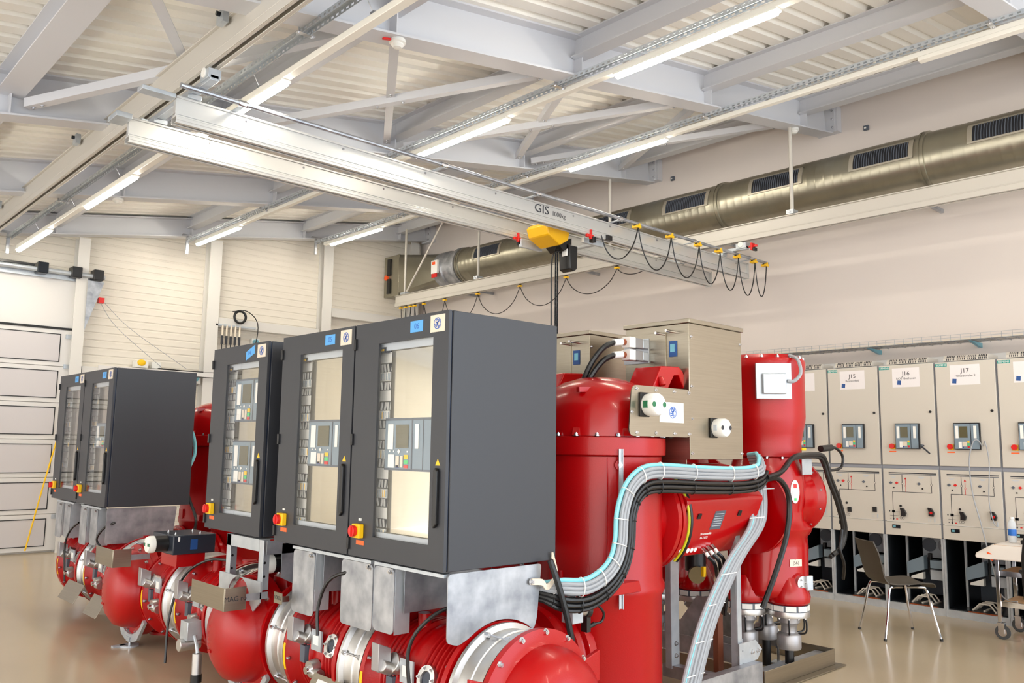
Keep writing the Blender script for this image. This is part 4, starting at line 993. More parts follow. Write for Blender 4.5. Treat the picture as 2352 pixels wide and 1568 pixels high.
bus_module(7.5, 8.06, 'ribbed red busbar module under the far pair of cabinets')
bus_ring(8.07, 8.27, 'silver coupling ring at the far left, beside the yellow mark')
bus_module(8.29, 8.86, 'farthest ribbed red busbar module, with pale sensors on its face')
t = T('busbar_end_cap', 'red end cap closing the far end of the busbar', 'end cap', (BX, 8.9, 0.1)); mb = MB(); mb.lathe((BX, 8.87, BZ), Y3, [(0.345, 0), (0.345, 0.03), (0.3, 0.04), (0.28, 0.1), (0.2, 0.16), (0, 0.2)], 'red_paint', 40); t.part('dome', mb)
# bent stainless plates in front of the T-vessels
def bent_plate(y0, y1, z, label, tag=None):
    t = T('bent_plate', label, 'plate', (2.2, (y0 + y1) / 2, z), 'bent stainless plates'); x = 2.17
    mb = MB(); mb.box(x, x + 0.004, y0, y1, z - 0.065, z + 0.065, 'stainless'); mb.box(x + 0.004, x + 0.135, y0, y0 + 0.004, z - 0.065, z + 0.065, 'stainless'); pl_ = t.part('plate', mb, bev=0.003)
    mb = MB(); mb.box(x + 0.13, x + 0.27, y0 + 0.0, y0 + 0.004, z - 0.02, z + 0.02, 'galvanised'); t.part('mounting_strap', mb)
    if tag: mb = MB(); mb.text(tag, 0.04, (x + 0.07, y0 - 0.001, z + 0.0), X3, Z3, 'ink', ext=0.0004); t.part('stamped_text', mb, pl_)
bent_plate(4.70, 5.16, 0.70, 'bent stainless plate before the near red dome, stamped on its short end', 'MAG ro')
bent_plate(6.60, 6.98, 0.73, 'bent stainless plate before the far red dome', None)
for y0, y1, z, lab in ((3.35, 4.1, 0.27, 'bent stainless plate with a paper sticker reading 58 at the bottom edge of the picture'), (7.35, 7.68, 0.24, 'tilted pale plate at the far left beside the far red dome'), (7.95, 8.4, 0.27, 'tilted pale plate at the far left below the farthest module')):
    t = T('tilted_plate', lab, 'plate', (2.36, (y0 + y1) / 2, z), 'tilted stainless plates'); u = Vector((0.5, 0, 0.866)); mb = MB(); mb.obox((2.36, (y0 + y1) / 2, z), u * (0.26 if y0 < 4 else 0.17), Y3 * (y1 - y0), Vector((0.866, 0, -0.5)) * 0.004, 'stainless'); p_ = t.part('plate', mb, bev=0.001)
    if y0 < 4:
        mb = MB(); n_ = Vector((-0.866, 0, 0.5)); c = Vector((2.36, y1 - 0.12, z)) + u * 0.07 + n_ * 0.0025; mb.obox(c, u * 0.07, Y3 * 0.12, n_ * 0.001, 'paper'); mb.text('58', 0.05, c + n_ * 0.0008, -Y3, u, 'ink', ext=0.0003); t.part('paper_sticker', mb, p_)
# galvanised yoke frame over the near T-vessel
t = T('support_yoke', 'galvanised yoke over the near red T-vessel, under the cabinet taped 04', 'frame', (2.45, 4.95, 0.7))
for y in (4.76, 5.2):
    mb = MB(); mb.box(2.40, 2.47, y - 0.004, y, 0.72, 1.02, 'galvanised_light'); mb.box(2.40, 2.404, y - 0.06, y, 0.72, 1.02, 'galvanised_light'); p_ = t.part('upright', mb, bev=0.001)
    for z in (0.8, 0.88): mb = MB(); mb.cyl((2.44, y - 0.0045, z), (2.44, y - 0.006, z), 0.008, 'black_plastic', n=10); t.part('bolt_hole', mb, p_)
mb = MB(); mb.box(2.40, 2.404, 4.76, 5.196, 0.95, 1.02, 'galvanised_light'); mb.box(2.404, 2.52, 4.76, 5.196, 1.016, 1.02, 'galvanised_light'); mb.box(2.40, 3.0, 4.66, 4.664, 0.94, 1.02, 'galvanised'); t.part('cross_bar', mb)
mb = MB(); pl = [(4.70, 0.78), (4.70, 0.66), (4.78, 0.60)] + [(4.98 - 0.16 * math.cos(PI * k / 10), 0.62 + 0.16 * math.sin(PI * k / 10)) for k in range(11)] + [(5.18, 0.60), (5.26, 0.66), (5.26, 0.78)]
mb.prism(pl, (2.39, 0, 0), Y3, Z3, X3 * 0.008, 'galvanised_light'); t.part('arched_plate', mb)
mb = MB(); mb.lathe((2.46, 4.98, 0.64), -X3, [(0.13, 0), (0.13, 0.04), (0.11, 0.05), (0, 0.06)], 'red_paint', 28); c = t.part('round_cover', mb); ring_bolts(t, (2.42, 4.98, 0.64), -X3, 0.115, 8, BOLT_S, parent=c)
# motor drives (dark boxes) on the busbar
def drive(y0, y1, x0, x1, z, lab):
    t = T('motor_drive', lab, 'drive box', ((x0 + x1) / 2, (y0 + y1) / 2, z), 'dark motor drive boxes')
    mb = MB(); mb.box(x0, x1, y0, y1, z, z + 0.13, 'drive_dark'); h = t.part('drive_housing', mb, bev=0.006)
    mb = MB(); mb.box(x0 + 0.12, x0 + 0.17, y0 - 0.0015, y0, z + 0.03, z + 0.1, 'blue_plate'); mb.box(x0 + 0.03, x0 + 0.045, y0 - 0.0015, y0, z + 0.09, z + 0.12, 'sticker_white'); t.part('type_plate', mb, h)
    mb = MB(); mb.cyl((x0 - 0.09, y0 + 0.12, z + 0.07), (x0 - 0.001, y0 + 0.12, z + 0.07), 0.055, 'black_plastic'); c = t.part('motor', mb)
    mb = MB(); mb.lathe((x0 - 0.09, y0 + 0.12, z + 0.07), -X3, [(0.058, 0), (0.058, 0.03), (0.05, 0.045), (0, 0.05)], 'white_plastic', 24); mb.box(x0 - 0.138, x0 - 0.128, y0 + 0.07, y0 + 0.17, z + 0.06, z + 0.08, 'green_dark'); t.part('position_indicator', mb, c)
    for k in range(4):
        mb = MB()
    ring_bolts(t, ((x0 + x1) / 2, (y0 + y1) / 2, z + 0.13), Z3, 0.12, 4, BOLT_S, 0.7)
    mb = MB(); mb.box(x0 + 0.05, x1 - 0.05, y0 + 0.05, y1 - 0.05, z - 0.09, z - 0.001, 'red_paint'); t.part('pedestal', mb)
drive(5.86, 6.24, 2.32, 2.62, 0.82, 'dark motor drive box with a blue plate standing in the gap between the cabinet groups')
drive(4.72, 5.0, 2.62, 2.9, 0.79, 'dark motor drive box behind the galvanised frame, under the leftmost near cabinet')
# gas filling sensor hanging under the gap module
t = T('gas_valve_block', 'silver valve block with a dark bottle hanging beside the near red dome', 'valve', (2.4, 5.62, 0.3))
mb = MB(); mb.box(2.33, 2.43, 5.56, 5.68, 0.3, 0.42, 'galvanised_light'); mb.cyl((2.3, 5.62, 0.27), (2.44, 5.62, 0.27), 0.04, 'aluminium_ring'); mb.box(2.36, 2.5, 5.6, 5.64, 0.36, 0.4, 'galvanised_light'); t.part('block', mb, bev=0.003)
mb = MB(); mb.cyl((2.38, 5.5, 0.1), (2.38, 5.5, 0.23), 0.032, 'aluminium_ring'); mb.cyl((2.38, 5.5, 0.05), (2.38, 5.5, 0.1), 0.036, 'black_plastic'); mb.tube([(2.38, 5.5, 0.23), (2.38, 5.52, 0.28), (2.38, 5.56, 0.33)], 0.012, 'galvanised_light'); t.part('filter_bottle', mb)
for pts, lab in (([(2.36, 3.98, 0.60), (2.37, 4.0, 0.75), (2.40, 3.92, 0.9), (2.5, 3.7, 0.96), (2.7, 3.6, 0.97)], 'black cable curving from the sensor up behind the middle galvanised flap'),
                 ([(2.40, 3.15, 0.12), (2.37, 3.17, 0.45), (2.36, 3.18, 0.68), (2.42, 3.1, 0.82), (2.55, 3.03, 0.88), (2.7, 3.02, 0.885)], 'black cable arching up behind the big galvanised plate under cabinet 06'),
                 ([(2.33, 5.9, 0.1), (2.36, 5.95, 0.4), (2.42, 5.9, 0.66), (2.5, 5.7, 0.79), (2.6, 5.5, 0.8)], 'thin black cable arching over the red module in the gap'),
                 ([(2.44, 7.7, 0.68), (2.40, 7.72, 0.76), (2.44, 7.66, 0.86), (2.5, 7.6, 0.9)], 'short black cable beside the far galvanised plate'),
                 ([(2.42, 8.6, 0.3), (2.4, 8.6, 0.62), (2.42, 8.55, 0.76), (2.46, 8.45, 0.84)], 'short black cable at the far left below the farthest cabinet')):
    mb = MB(); mb.tube(pts, 0.009, 'black_cable'); single('sensor_cable', mb, lab, 'cable', group='thin black sensor cables')

# ================================================================== CIRCUIT BREAKER COLUMNS
CXX, CYY = 3.93, 3.4
def breaker(dy, label, detail=True):
    y = CYY + dy; x = CXX
    t = T('breaker_column', label, 'pressure vessel', (x, y, 0), 'tall red breaker columns')
    mb = MB(); mb.lathe((x, y, 0.0), Z3, [(0.42, 0.03), (0.42, 0.07), (0.37, 0.09), (0.372, 0.74), (0.388, 0.77), (0.388, 0.80), (0.376, 0.83), (0.376, 1.545)], 'red_paint', 64); body = t.part('vessel', mb)
    mb = MB(); mb.lathe((x, y, 0), Z3, [(0.376, 1.546), (0.40, 1.556), (0.402, 1.62), (0.40, 1.655), (0.375, 1.662)], 'red_paint', 64); col = t.part('collar', mb)
    mb = MB(); mb.lathe((x, y, 0), Z3, [(0.372, 1.663), (0.372, 1.70), (0.36, 1.80), (0.345, 1.88), (0.30, 1.945), (0.22, 1.99), (0.12, 2.02), (0, 2.03)], 'red_smooth', 64)
    for a in (R(200), R(245), R(290), R(155)):
        c_, s_ = math.cos(a), math.sin(a); u = Vector((c_, s_, 0)); v = Vector((-s_, c_, 0))
        mb.prism([(0.34, 1.665), (0.392, 1.665), (0.37, 1.71), (0.35, 1.73)], Vector((x, y, 0)) - v * 0.02, u, Z3, v * 0.04, 'red_smooth')
    mb.bar((x - 0.33, y - 0.12, 1.93), (x + 0.12, y - 0.22, 1.95), 0.03, 0.03, 'red_smooth')
    dm_ = t.part('dome', mb)
    ring_bolts(t, (x, y, 1.662), Z3, 0.388, 20, BOLT, 0.05, parent=col)
    mb = MB(); mb.box(x - 0.39, x - 0.3, y - 0.05, y + .05, 0.8, 0.9, 'red_paint'); mb.prism([(-0.36, 0.80), (-0.1, 0.80), (-0.12, 0.86), (-0.36, 0.86)], (x, y - 0.40, 0), X3, Z3, Y3 * 0.1, 'red_paint'); t.part('rib', mb, bev=0.004)
    # weld seam
    mb = MB(); a = R(228); mb.cyl((x + 0.377 * math.cos(a), y + 0.377 * math.sin(a), 0.84), (x + 0.377 * math.cos(a), y + 0.377 * math.sin(a), 1.54), 0.004, 'red_paint', n=6); t.part('weld_seam', mb, body)
    if detail:
        a = R(238); c = Vector((x + 0.4 * math.cos(a), y + 0.4 * math.sin(a), 0)); nrm = Vector((math.cos(a), math.sin(a), 0)); tn = Vector((-math.sin(a), math.cos(a), 0))
        mb = MB(); mb.obox(c + Z3 * 1.15, nrm * 0.004, tn * 0.024, Z3 * 0.88, 'galvanised_light'); mb.obox(c + Z3 * 1.15 + tn * 0.011 + nrm * .008, nrm * 0.018, tn * 0.003, Z3 * 0.88, 'galvanised_light'); mb.obox(c + Z3 * 1.15 - tn * 0.011 + nrm * .008, nrm * 0.018, tn * 0.003, Z3 * 0.88, 'galvanised_light')
        rl = t.part('mounting_rail', mb)
        for z in (0.85, 1.5): mb = MB(); mb.cyl(c + Z3 * z - nrm * 0.03, c + Z3 * z, 0.03, 'red_paint'); t.inst('bolt', BOLT, c + Z3 * z, nrm, rl); t.part('rail_boss', mb, rl)
    # conical bus connection towards the busbar
    mb = MB(); mb.lathe((x - 0.30, y, BZ), -X3, [(0.25, 0), (0.25, 0.06), (0.30, 0.08), (0.30, 0.11), (0.275, 0.12), (0.27, 0.15), (0.30, 0.16), (0.30, 0.19), (0.27, 0.2), (0.27, 0.24), (0.30, 0.26), (0.30, 0.31), (0.25, 0.34), (0.25, 0.62)], 'red_smooth', 48); n_ = t.part('bus_connection', mb)
    for xx in (-0.42, -0.60): ring_bolts(t, (x + xx + 0.012, y, BZ), X3 if xx > -.5 else -X3, 0.285, 14, BOLT, 0.1, parent=n_)
    mb = MB(); vs = []
    for k in range(9):
        a = R(195 + 26 * k / 8)
        for dx in (-0.385, -0.405): vs.append((x + dx, y + 0.3015 * math.cos(a), BZ + 0.3015 * math.sin(a)))
    mb.add(vs, [(2 * k, 2 * k + 1, 2 * k + 3, 2 * k + 2) for k in range(8)], 'yellow_stripe'); t.part('yellow_mark', mb, n_)
    # red lifting yoke on top
    pl = [(0.03, 1.93), (0.15, 2.085), (0.19, 2.10), (0.36, 2.10), (0.41, 2.07), (0.50, 1.92), (0.44, 1.92), (0.37, 2.05), (0.33, 2.06)]
    mb = MB(); mb.prism([(0.05, 1.93), (0.15, 2.09), (0.33, 2.10), (0.37, 2.075), (0.47, 1.92), (0.41, 1.92), (0.33, 2.045), (0.28, 2.04), (0.2, 1.93)], (x, y - 0.36, 0), X3, Z3, Y3 * 0.20, 'red_smooth'); mb.cyl((x + 0.14, y - 0.38, 1.97), (x + 0.14, y - 0.36, 2.02), 0.02, 'red_smooth'); t.part('lifting_yoke', mb, bev=0.006)
    return t
B6 = breaker(0, 'tall red domed vessel with a steel mounting rail, right beside cabinet 06')
for dy, lab in ((0.8, 'second tall red domed vessel, hidden behind cabinet 05 and the nearest vessel'), (1.8, 'third tall red domed vessel, hidden behind the leftmost near cabinet'), (4.6, 'tall red vessel behind the far cabinets, mostly hidden by the near ones'), (5.4, 'tall red domed vessel showing between the far cabinets and the near cabinets')):
    dup(B6, (0, dy, 0), lab)
# spring drive boxes
def drivebox(label):
    X0, X1, Y0, Y1 = 4.31, 4.91, 3.0, 3.50
    t = T('drive_cabinet', label, 'cabinet', (4.61, 3.25, 1.53), 'stainless drive cabinets'); z0, z1 = 1.53, 2.375
    mb = MB(); mb.box(X0, X1, Y0, Y1, z0, z1, 'stainless'); b_ = t.part('body', mb, bev=0.003)
    mb = MB(); mb.box(X0 - 0.012, X1 + 0.012, Y0 - 0.012, Y1 + 0.012, z1 + 0.0005, z1 + 0.028, 'stainless'); t.part('lid', mb, bev=0.003)
    for z in (1.57, 1.78, 1.98, 2.29):
        for x in (X0 + 0.02, X1 - 0.02): 
            if x > 4.5 and z in (1.78, 1.98): continue
            t.inst('screw', BOLT_S, (x, Y0, z), -Y3, b_)
    mb = MB(); mb.box(X0 - 0.006, X0 - 0.0002, Y0 + 0.17, Y1 - 0.01, 1.9, 2.33, 'stainless'); dr = t.part('door', mb, bev=0.001)
    mb = MB(); mb.box(X0 - 0.008, X0 - 0.0002, Y0 + 0.09, Y0 + 0.145, 2.17, 2.27, 'blue_plate'); mb.box(X0 - 0.0085, X0 - 0.008, Y0 + 0.1, Y0 + 0.135, 2.2, 2.25, 'support_blue'); t.part('type_plate', mb, b_)
    for yy in (0.1, 0.18):
        mb = MB(); mb.cyl((X0 - 0.1, Y0 + yy, 2.335 - yy * .1), (X0 - 0.0, Y0 + yy - .0, 2.335 - yy * .1), 0.009, 'chrome', n=12); t.part('stud', mb, b_)
    return t
DB = drivebox('large stainless drive cabinet to the right of the domed red vessel')
DB5 = dup(DB, (0, 0.82, 0), 'stainless drive cabinet half hidden behind the top of cabinet 06')
# cable sockets on the first box
t = T('cable_sockets', 'two aluminium cable socket boxes with black cables, on the left face of the stainless cabinet', 'connector', (4.25, 3.4, 2.2))
mb = MB(); mb.box(4.295, 4.303, 3.30, 3.50, 2.14, 2.3, 'galvanised_light'); t.part('socket_plate', mb)
for z in (2.26, 2.18):
    mb = MB(); mb.box(4.16, 4.24, 3.30, 3.36, z - 0.032, z + 0.032, 'cast_aluminium'); mb.box(4.24, 4.294, 3.30, 3.36, z - 0.028, z + 0.028, 'galvanised_light'); mb.box(4.10, 4.16, 3.295, 3.365, z - 0.034, z + 0.034, 'white_plastic'); s_ = t.part('socket', mb, bev=0.004)
    mb = MB(); mb.cyl((4.07, 3.335, z), (4.10, 3.34, z), 0.02, 'copper'); mb.cyl((4.0, 3.345, z - 0.01), (4.07, 3.335, z), 0.022, 'white_plastic'); t.part('cable_gland', mb, s_)
    mb = MB(); mb.tube([(4.0, 3.345, z - 0.01), (3.92, 3.36, z - 0.05), (3.86, 3.4, z - 0.14), (3.84, 3.45, z - 0.25), (3.86, 3.5, z - 0.35)], 0.018, 'black_cable'); t.part('cable', mb, s_)
# panel with logo and indicator
def round_indicator(t, c, name='position_indicator', green=True, parent=None, s=1.0):
    c = Vector(c); mb = MB(); mb.box(c.x - 0.065 * s, c.x + 0.02 * s, c.y - 0.012, c.y - 0.0005, c.z - 0.07 * s, c.z + 0.07 * s, 'black_plastic')
    o = t.part(name, mb, parent, bev=0.004)
    mb = MB(); mb.lathe((c.x, c.y - 0.012, c.z), -Y3, [(0.062 * s, 0), (0.066 * s, 0.02), (0.066 * s, 0.07 * s), (0.058 * s, 0.082 * s), (0, 0.082 * s)], 'white_plastic', 36)
    q = t.part('dial', mb, o)
    mb = MB(); mb.box(c.x - 0.069 * s, c.x + 0.069 * s, c.y - 0.06 * s, c.y - 0.03, c.z - 0.02 * s, c.z + 0.02 * s, 'green_dark' if green else 'din_grey')
    for k in (-1, 1): mb.cyl((c.x + k * 0.048 * s, c.y - 0.0121 - 0.082 * s, c.z), (c.x + k * 0.048 * s, c.y - 0.0135 - 0.082 * s, c.z), 0.016 * s, 'green_dark' if green else 'ink', n=16)
    t.part('dial_window', mb, o if name == 'position_indicator' else o)
t = T('indicator_cover', 'rounded stainless panel with a blue logo sticker before the domed red vessel', 'panel', (4.0, 2.99, 1.66))
mb = MB(); mb.prism(rounded([(3.70, 1.665), (4.307, 1.665), (4.307, 1.955), (3.73, 1.955)], 0.05, 6), (0, 2.985, 0), X3, Z3, Y3 * 0.006, 'stainless'); pn = t.part('panel_plate', mb)
mb = MB(); mb.box(4.0, 4.30, 2.992, 3.05, 1.67, 1.94, 'stainless'); t.part('panel_box', mb)
for x, z in ((3.77, 1.935), (3.95, 1.935), (4.13, 1.935), (4.28, 1.935), (3.77, 1.685), (3.95, 1.685), (4.13, 1.685), (4.28, 1.685), (3.725, 1.80)): t.inst('screw', BOLT_S, (x, 2.985, z), -Y3, pn)
mb = MB(); mb.box(3.985, 4.225, 2.9838, 2.9848, 1.75, 1.87, 'sticker_white'); monogram(mb, (4.115, 2.9835, 1.81), 0.036, X3, Z3, 'logo_blue'); t.part('logo_sticker', mb, pn)
round_indicator(t, (3.86, 2.985, 1.845), green=True)
t = T('position_indicator', 'round white position indicator low on the right face of the large stainless cabinet', 'indicator', (4.56, 2.99, 1.66))
round_indicator(t, (4.58, 2.999, 1.73), 'indicator_base', green=False, s=0.9)
# chamfered box below the panel and steel frame under the drive cabinet
mb = MB(); mb.box(4.31, 4.318, 3.03, 3.5, 1.42, 1.529, 'stainless'); single('drive_bracket', mb, 'pale steel bracket joining the red vessel to the bottom of the large stainless cabinet', 'bracket')

# ================================================================== CURRENT TRANSFORMERS AND CABLE FEEDERS
FX, FY = 5.74, 3.32
def feeder(dy, label, near=True):
    y = FY + dy
    t = T('cable_feeder', label, 'pressure vessel', (FX, y, 0.4), 'red cable feeder vessels')
    mb = MB(); prof = [(0.0, 0.54), (0.24, 0.54), (0.285, 0.565), (0.295, 0.61), (0.285, 0.68), (0.29, 0.9), (0.285, 0.97), (0.31, 1.0), (0.32, 1.03), (0.295, 1.055), (0.262, 1.09), (0.262, 1.16), (0.275, 1.25), (0.285, 1.34), (0.275, 1.42), (0.25, 1.49), (0.235, 1.54)]
    mb.lathe((FX, y, 0), Z3, prof, 'red_smooth', 56); b_ = t.part('lower_vessel', mb, sharp=60)
    for px_, py_ in ((-0.06, -0.19), (-0.20, 0.07), (0.11, 0.09)):
        mb = MB(); mb.lathe((FX + px_, y + py_, 0), Z3, [(0.135, 0.51), (0.15, 0.525), (0.155, 0.56), (0.14, 0.62), (0.10, 0.70)], 'red_smooth', 40); t.part('outlet', mb, b_)
    mb = MB(); mb.lathe((FX, y, 0), Z3, [(0.23, 1.541), (0.262, 1.55), (0.262, 1.62), (0.26, 1.64), (0.275, 1.72), (0.292, 1.80), (0.297, 1.84), (0.297, 2.18), (0.305, 2.20), (0.305, 2.255), (0.295, 2.27), (0.27, 2.275), (0.25, 2.30), (0, 2.305)], 'red_paint', 56); vt = t.part('upper_tank', mb)
    ring_bolts(t, (FX, y, 1.549), -Z3, 0.25, 14, BOLT, 0.1, parent=vt); ring_bolts(t, (FX, y, 2.27), Z3, 0.285, 16, BOLT, 0.1, parent=vt)
    mb = MB(); mb.box(FX + 0.06, FX + 0.12, y - 0.268, y - 0.2605, 1.595, 1.615, 'yellow_stripe'); t.part('yellow_mark', mb, vt)
    # side port towards the switchgear
    mb = MB(); mb.lathe((FX + 0.1, y - 0.02, 1.25), X3, [(0.24, 0), (0.24, 0.13), (0.25, 0.17), (0.295, 0.2), (0.295, 0.225), (0.28, 0.23), (0.28, 0.255), (0.22, 0.28), (0.1, 0.29), (0, 0.29)], 'red_smooth', 48); pt = t.part('side_port', mb)
    ring_bolts(t, (FX + 0.299, y - 0.02, 1.25), -X3, 0.272, 12, None, 0.2, parent=pt)
    # connecting tube to the current transformer
    mb = MB(); mb.lathe((5.60, y - 0.05, 1.17), -X3, [(0.23, 0), (0.24, 0.1), (0.31, 0.13), (0.31, 0.16), (0.27, 0.165), (0.27, 0.17), (0.31, 0.175), (0.31, 0.2)], 'red_smooth', 48); cn = t.part('connection_flange', mb)
    ring_bolts(t, (5.46, y - 0.05, 1.17), X3, 0.29, 12, None, 0.2, parent=cn)
    return t
F6 = feeder(0, 'red cable feeder vessel, rightmost one, with two grey plugs below it')
def ct(label):
    y = 3.36
    t = T('current_transformer', label, 'transformer', (4.8, y, 1.17), 'red current transformer housings')
    mb = MB(); mb.lathe((4.13, y, 1.17), X3, [(0.26, 0), (0.26, 0.07), (0.34, 0.085), (0.34, 0.12), (0.30, 0.125), (0.30, 0.13), (0.34, 0.135), (0.34, 0.165), (0.3, 0.17)], 'red_smooth', 48); fl_ = t.part('flange', mb)
    ring_bolts(t, (4.295, y, 1.17), X3, 0.32, 12, None, 0.15, parent=fl_)
    pl = [(y - 0.20, 1.43), (y + 0.2, 1.43), (y + 0.31, 1.3), (y + 0.31, 1.0), (y + 0.16, 0.92), (y - 0.17, 0.92), (y - 0.20, 0.93), (y - 0.345, 1.265), (y - 0.34, 1.29)]
    mb = MB(); mb.prism(pl, (4.305, 0, 0), Y3, Z3, X3 * 0.87, 'red_smooth'); h = t.part('housing', mb, bev=0.006)
    # slanted front face frame
    p0, p1 = Vector((0, y - 0.345, 1.265)), Vector((0, y - 0.20, 0.93)); dn = (p1 - p0).normalized(); nn = Vector((0, dn.z, -dn.y)); nn = nn if nn.y < 0 else -nn
    up_ = -dn
    def onface(x, s_): return Vector((x, 0, 0)) + p0 + dn * s_ + nn * 0.001
    mb = MB(); mb.obox(onface(4.70, 0.13), X3 * 0.12, up_ * 0.13, nn * 0.002, 'relay_dark')
    for k in range(6): mb.obox(onface(4.70, 0.085 + k * 0.017) + nn * 0.0012, X3 * 0.095, up_ * 0.004, nn * 0.0006, 'din_grey')
    t.part('rating_plate', mb, h)
    mb = MB(); mb.text('Stromwandler', 0.022, onface(4.62, 0.222), X3, up_, 'white_ink'); mb.text('06-T1/T2', 0.022, onface(4.61, 0.25), X3, up_, 'white_ink'); t.part('white_lettering', mb, h)
    for x in (4.47, 4.93):
        mb = MB(); mb.obox(onface(x, 0.09), X3 * 0.035, up_ * 0.035, nn * 0.012, 'black_plastic'); t.part('latch', mb, h)
    for k in range(6):
        mb = MB(); c = onface(4.36 + k * 0.04, 0.33); mb.cyl(c - nn * 0.001, c + nn * 0.002, 0.016, 'sticker_white', n=20); t.part('blanking_plug', mb, h)
    for k in range(3):
        c = onface(4.64 + k * 0.045, 0.33 - 0.01 * k)
        mb = MB(); mb.cyl(c, c + nn * 0.03 - Z3 * 0.012, 0.014, 'chrome', n=12); mb.cyl(c + nn * 0.03 - Z3 * 0.012, c + nn * 0.05 - Z3 * 0.025, 0.012, 'white_plastic', n=12)
        a = c + nn * 0.05 - Z3 * 0.025
        mb.tube([a, a + Vector((0.04, -0.02, -0.05)), a + Vector((0.14 - k * 0.02, 0.02, -0.18)), Vector((4.93 + k * 0.02, 3.16 + .02 * k, 0.66)), Vector((4.97 + k * 0.02, 3.2 + .02 * k, 0.5))], 0.012, 'black_cable'); t.part('cable_gland', mb, h)
    mb = MB(); pts = [Vector((4.315, y + 0.345 * math.cos(a) , 1.17 + 0.345 * math.sin(a))) for a in [R(118 + 110 * k / 12) for k in range(13)]]
    mb.tube(pts, 0.008, 'green_yellow', sub=2); mb.tube([p + X3 * 0.02 for p in pts], 0.013, 'black_cable', sub=2); t.part('earth_cable', mb)
    return t
C6 = ct('red slanted current transformer housing with a grey rating plate, between column and feeder')
C5 = dup(C6, (0, 0.8, 0), 'second red transformer housing, behind the nearest one', drop=('cable_gland', 'white_lettering'))
F5 = dup(F6, (0, 0.8, 0), 'second red cable feeder vessel, glimpsed between the steel posts')
# upper connecting boss seen below the drive cabinet
mb = MB(); mb.prism([(4.33, 1.40), (5.2, 1.40), (5.25, 1.46), (4.9, 1.50), (4.33, 1.50)], (0, 3.15, 0), X3, Z3, Y3 * 0.4, 'red_smooth'); single('red_cover', mb, 'low red cover between the transformer housing and the stainless cabinet', 'cover', bev=0.005)
# feeder accessories
t = T('terminal_box', 'small grey steel terminal box on the upper red tank, with a grey hose', 'box', (5.3, 3.0, 1.97))
a_ = R(-138); n_ = Vector((math.cos(a_), math.sin(a_), 0)); v_ = Vector((-math.sin(a_), math.cos(a_), 0)); c = Vector((FX, FY, 2.09)) + n_ * 0.33
mb = MB(); mb.obox(c, n_ * 0.03, v_ * 0.25, Z3 * 0.26, 'galvanised_light'); p_ = t.part('mounting_plate', mb, bev=0.002)
mb = MB(); mb.obox(c + n_ * 0.03 - Z3 * 0.02, n_ * 0.03, v_ * 0.17, Z3 * 0.15, 'galvanised_light'); q_ = t.part('box_lid', mb, bev=0.008)
mb = MB(); mb.tube([c + n_ * 0.03 + v_ * 0.09 + Z3 * 0.0, c + n_ * 0.03 + v_ * 0.14 + Z3 * 0.0, c + n_ * 0.02 + v_ * 0.19 + Z3 * 0.06, c - n_ * 0.02 + v_ * 0.18 + Z3 * 0.16, c - n_ * 0.1 + v_ * 0.14 + Z3 * 0.2], 0.013, 'grey_cable'); t.part('hose', mb)
def along(a, r, z): return Vector((FX + r * math.cos(R(a)), FY + r * math.sin(R(a)), z))
t = T('sight_glass', 'oval sight glass with red and green marks on the rightmost feeder vessel', 'gauge', along(-105, .27, 1.28))
n_ = along(-105, 1, 0) - along(-105, 0, 0); v_ = Vector((-n_.y, n_.x, 0)); c = along(-105, 0.285, 1.30)
mb = MB(); mb.prism([(0.045 * math.cos(PI * k / 12), 0.085 * math.sin(PI * k / 12)) for k in range(24)], c - n_ * 0.03, v_, Z3, n_ * 0.03, 'aluminium_ring'); b_ = t.part('gauge_frame', mb, bev=0.002)
mb = MB(); mb.obox(c + Z3 * 0.04, v_ * 0.03, Z3 * 0.03, n_ * 0.004, 'red_plastic'); mb.obox(c - Z3 * 0.02, v_ * 0.05, Z3 * 0.05, n_ * 0.004, 'sticker_white'); mb.obox(c - Z3 * 0.055, v_ * 0.02, Z3 * 0.02, n_ * 0.004, 'key_green'); t.part('gauge_marks', mb, b_)
mb = MB(); c = along(-108, 0.287, 0.80); n_ = along(-108, 1, 0) - along(-108, 0, 0); v_ = Vector((-n_.y, n_.x, 0)); mb.obox(c, v_ * 0.11, Z3 * 0.05, n_ * 0.002, 'cream_plate'); mb.text('(56)', 0.035, c + n_ * 0.0015, v_, Z3, 'ink', ext=0.0004)
single('paper_sticker', mb, 'paper strip with 56 handwritten on the rightmost red feeder vessel', 'sticker')
t = T('gas_valve', 'silver valve with a small square plate low on the rightmost feeder vessel', 'valve', along(-100, .3, 0.68)); c = along(-104, 0.28, 0.665)
mb = MB(); mb.lathe(c, n_, [(0.07, 0), (0.055, 0.02)], 'red_smooth', 28); mb.cyl(c + n_ * .01, c + n_ * 0.05, 0.048, 'aluminium_ring'); b_ = t.part('valve_body', mb)
mb = MB(); mb.obox(c + n_ * 0.06 + v_ * 0.05, v_ * 0.055, Z3 * 0.1, n_ * 0.02, 'galvanised_light'); t.part('square_plate', mb, b_, bev=0.002); ring_bolts(t, c + n_ * 0.05, n_, 0.025, 3, BOLT_S, parent=b_)
mb = MB(); c = along(-80, 0.285, 1.51); mb.box(c.x - .07, c.x + 0.07, c.y - 0.03, c.y - 0.02, 1.42, 1.58, 'galvanised_light'); single('cable_plate', mb, 'small galvanised plate holding the black cables on the rightmost feeder', 'plate', bev=0.003)
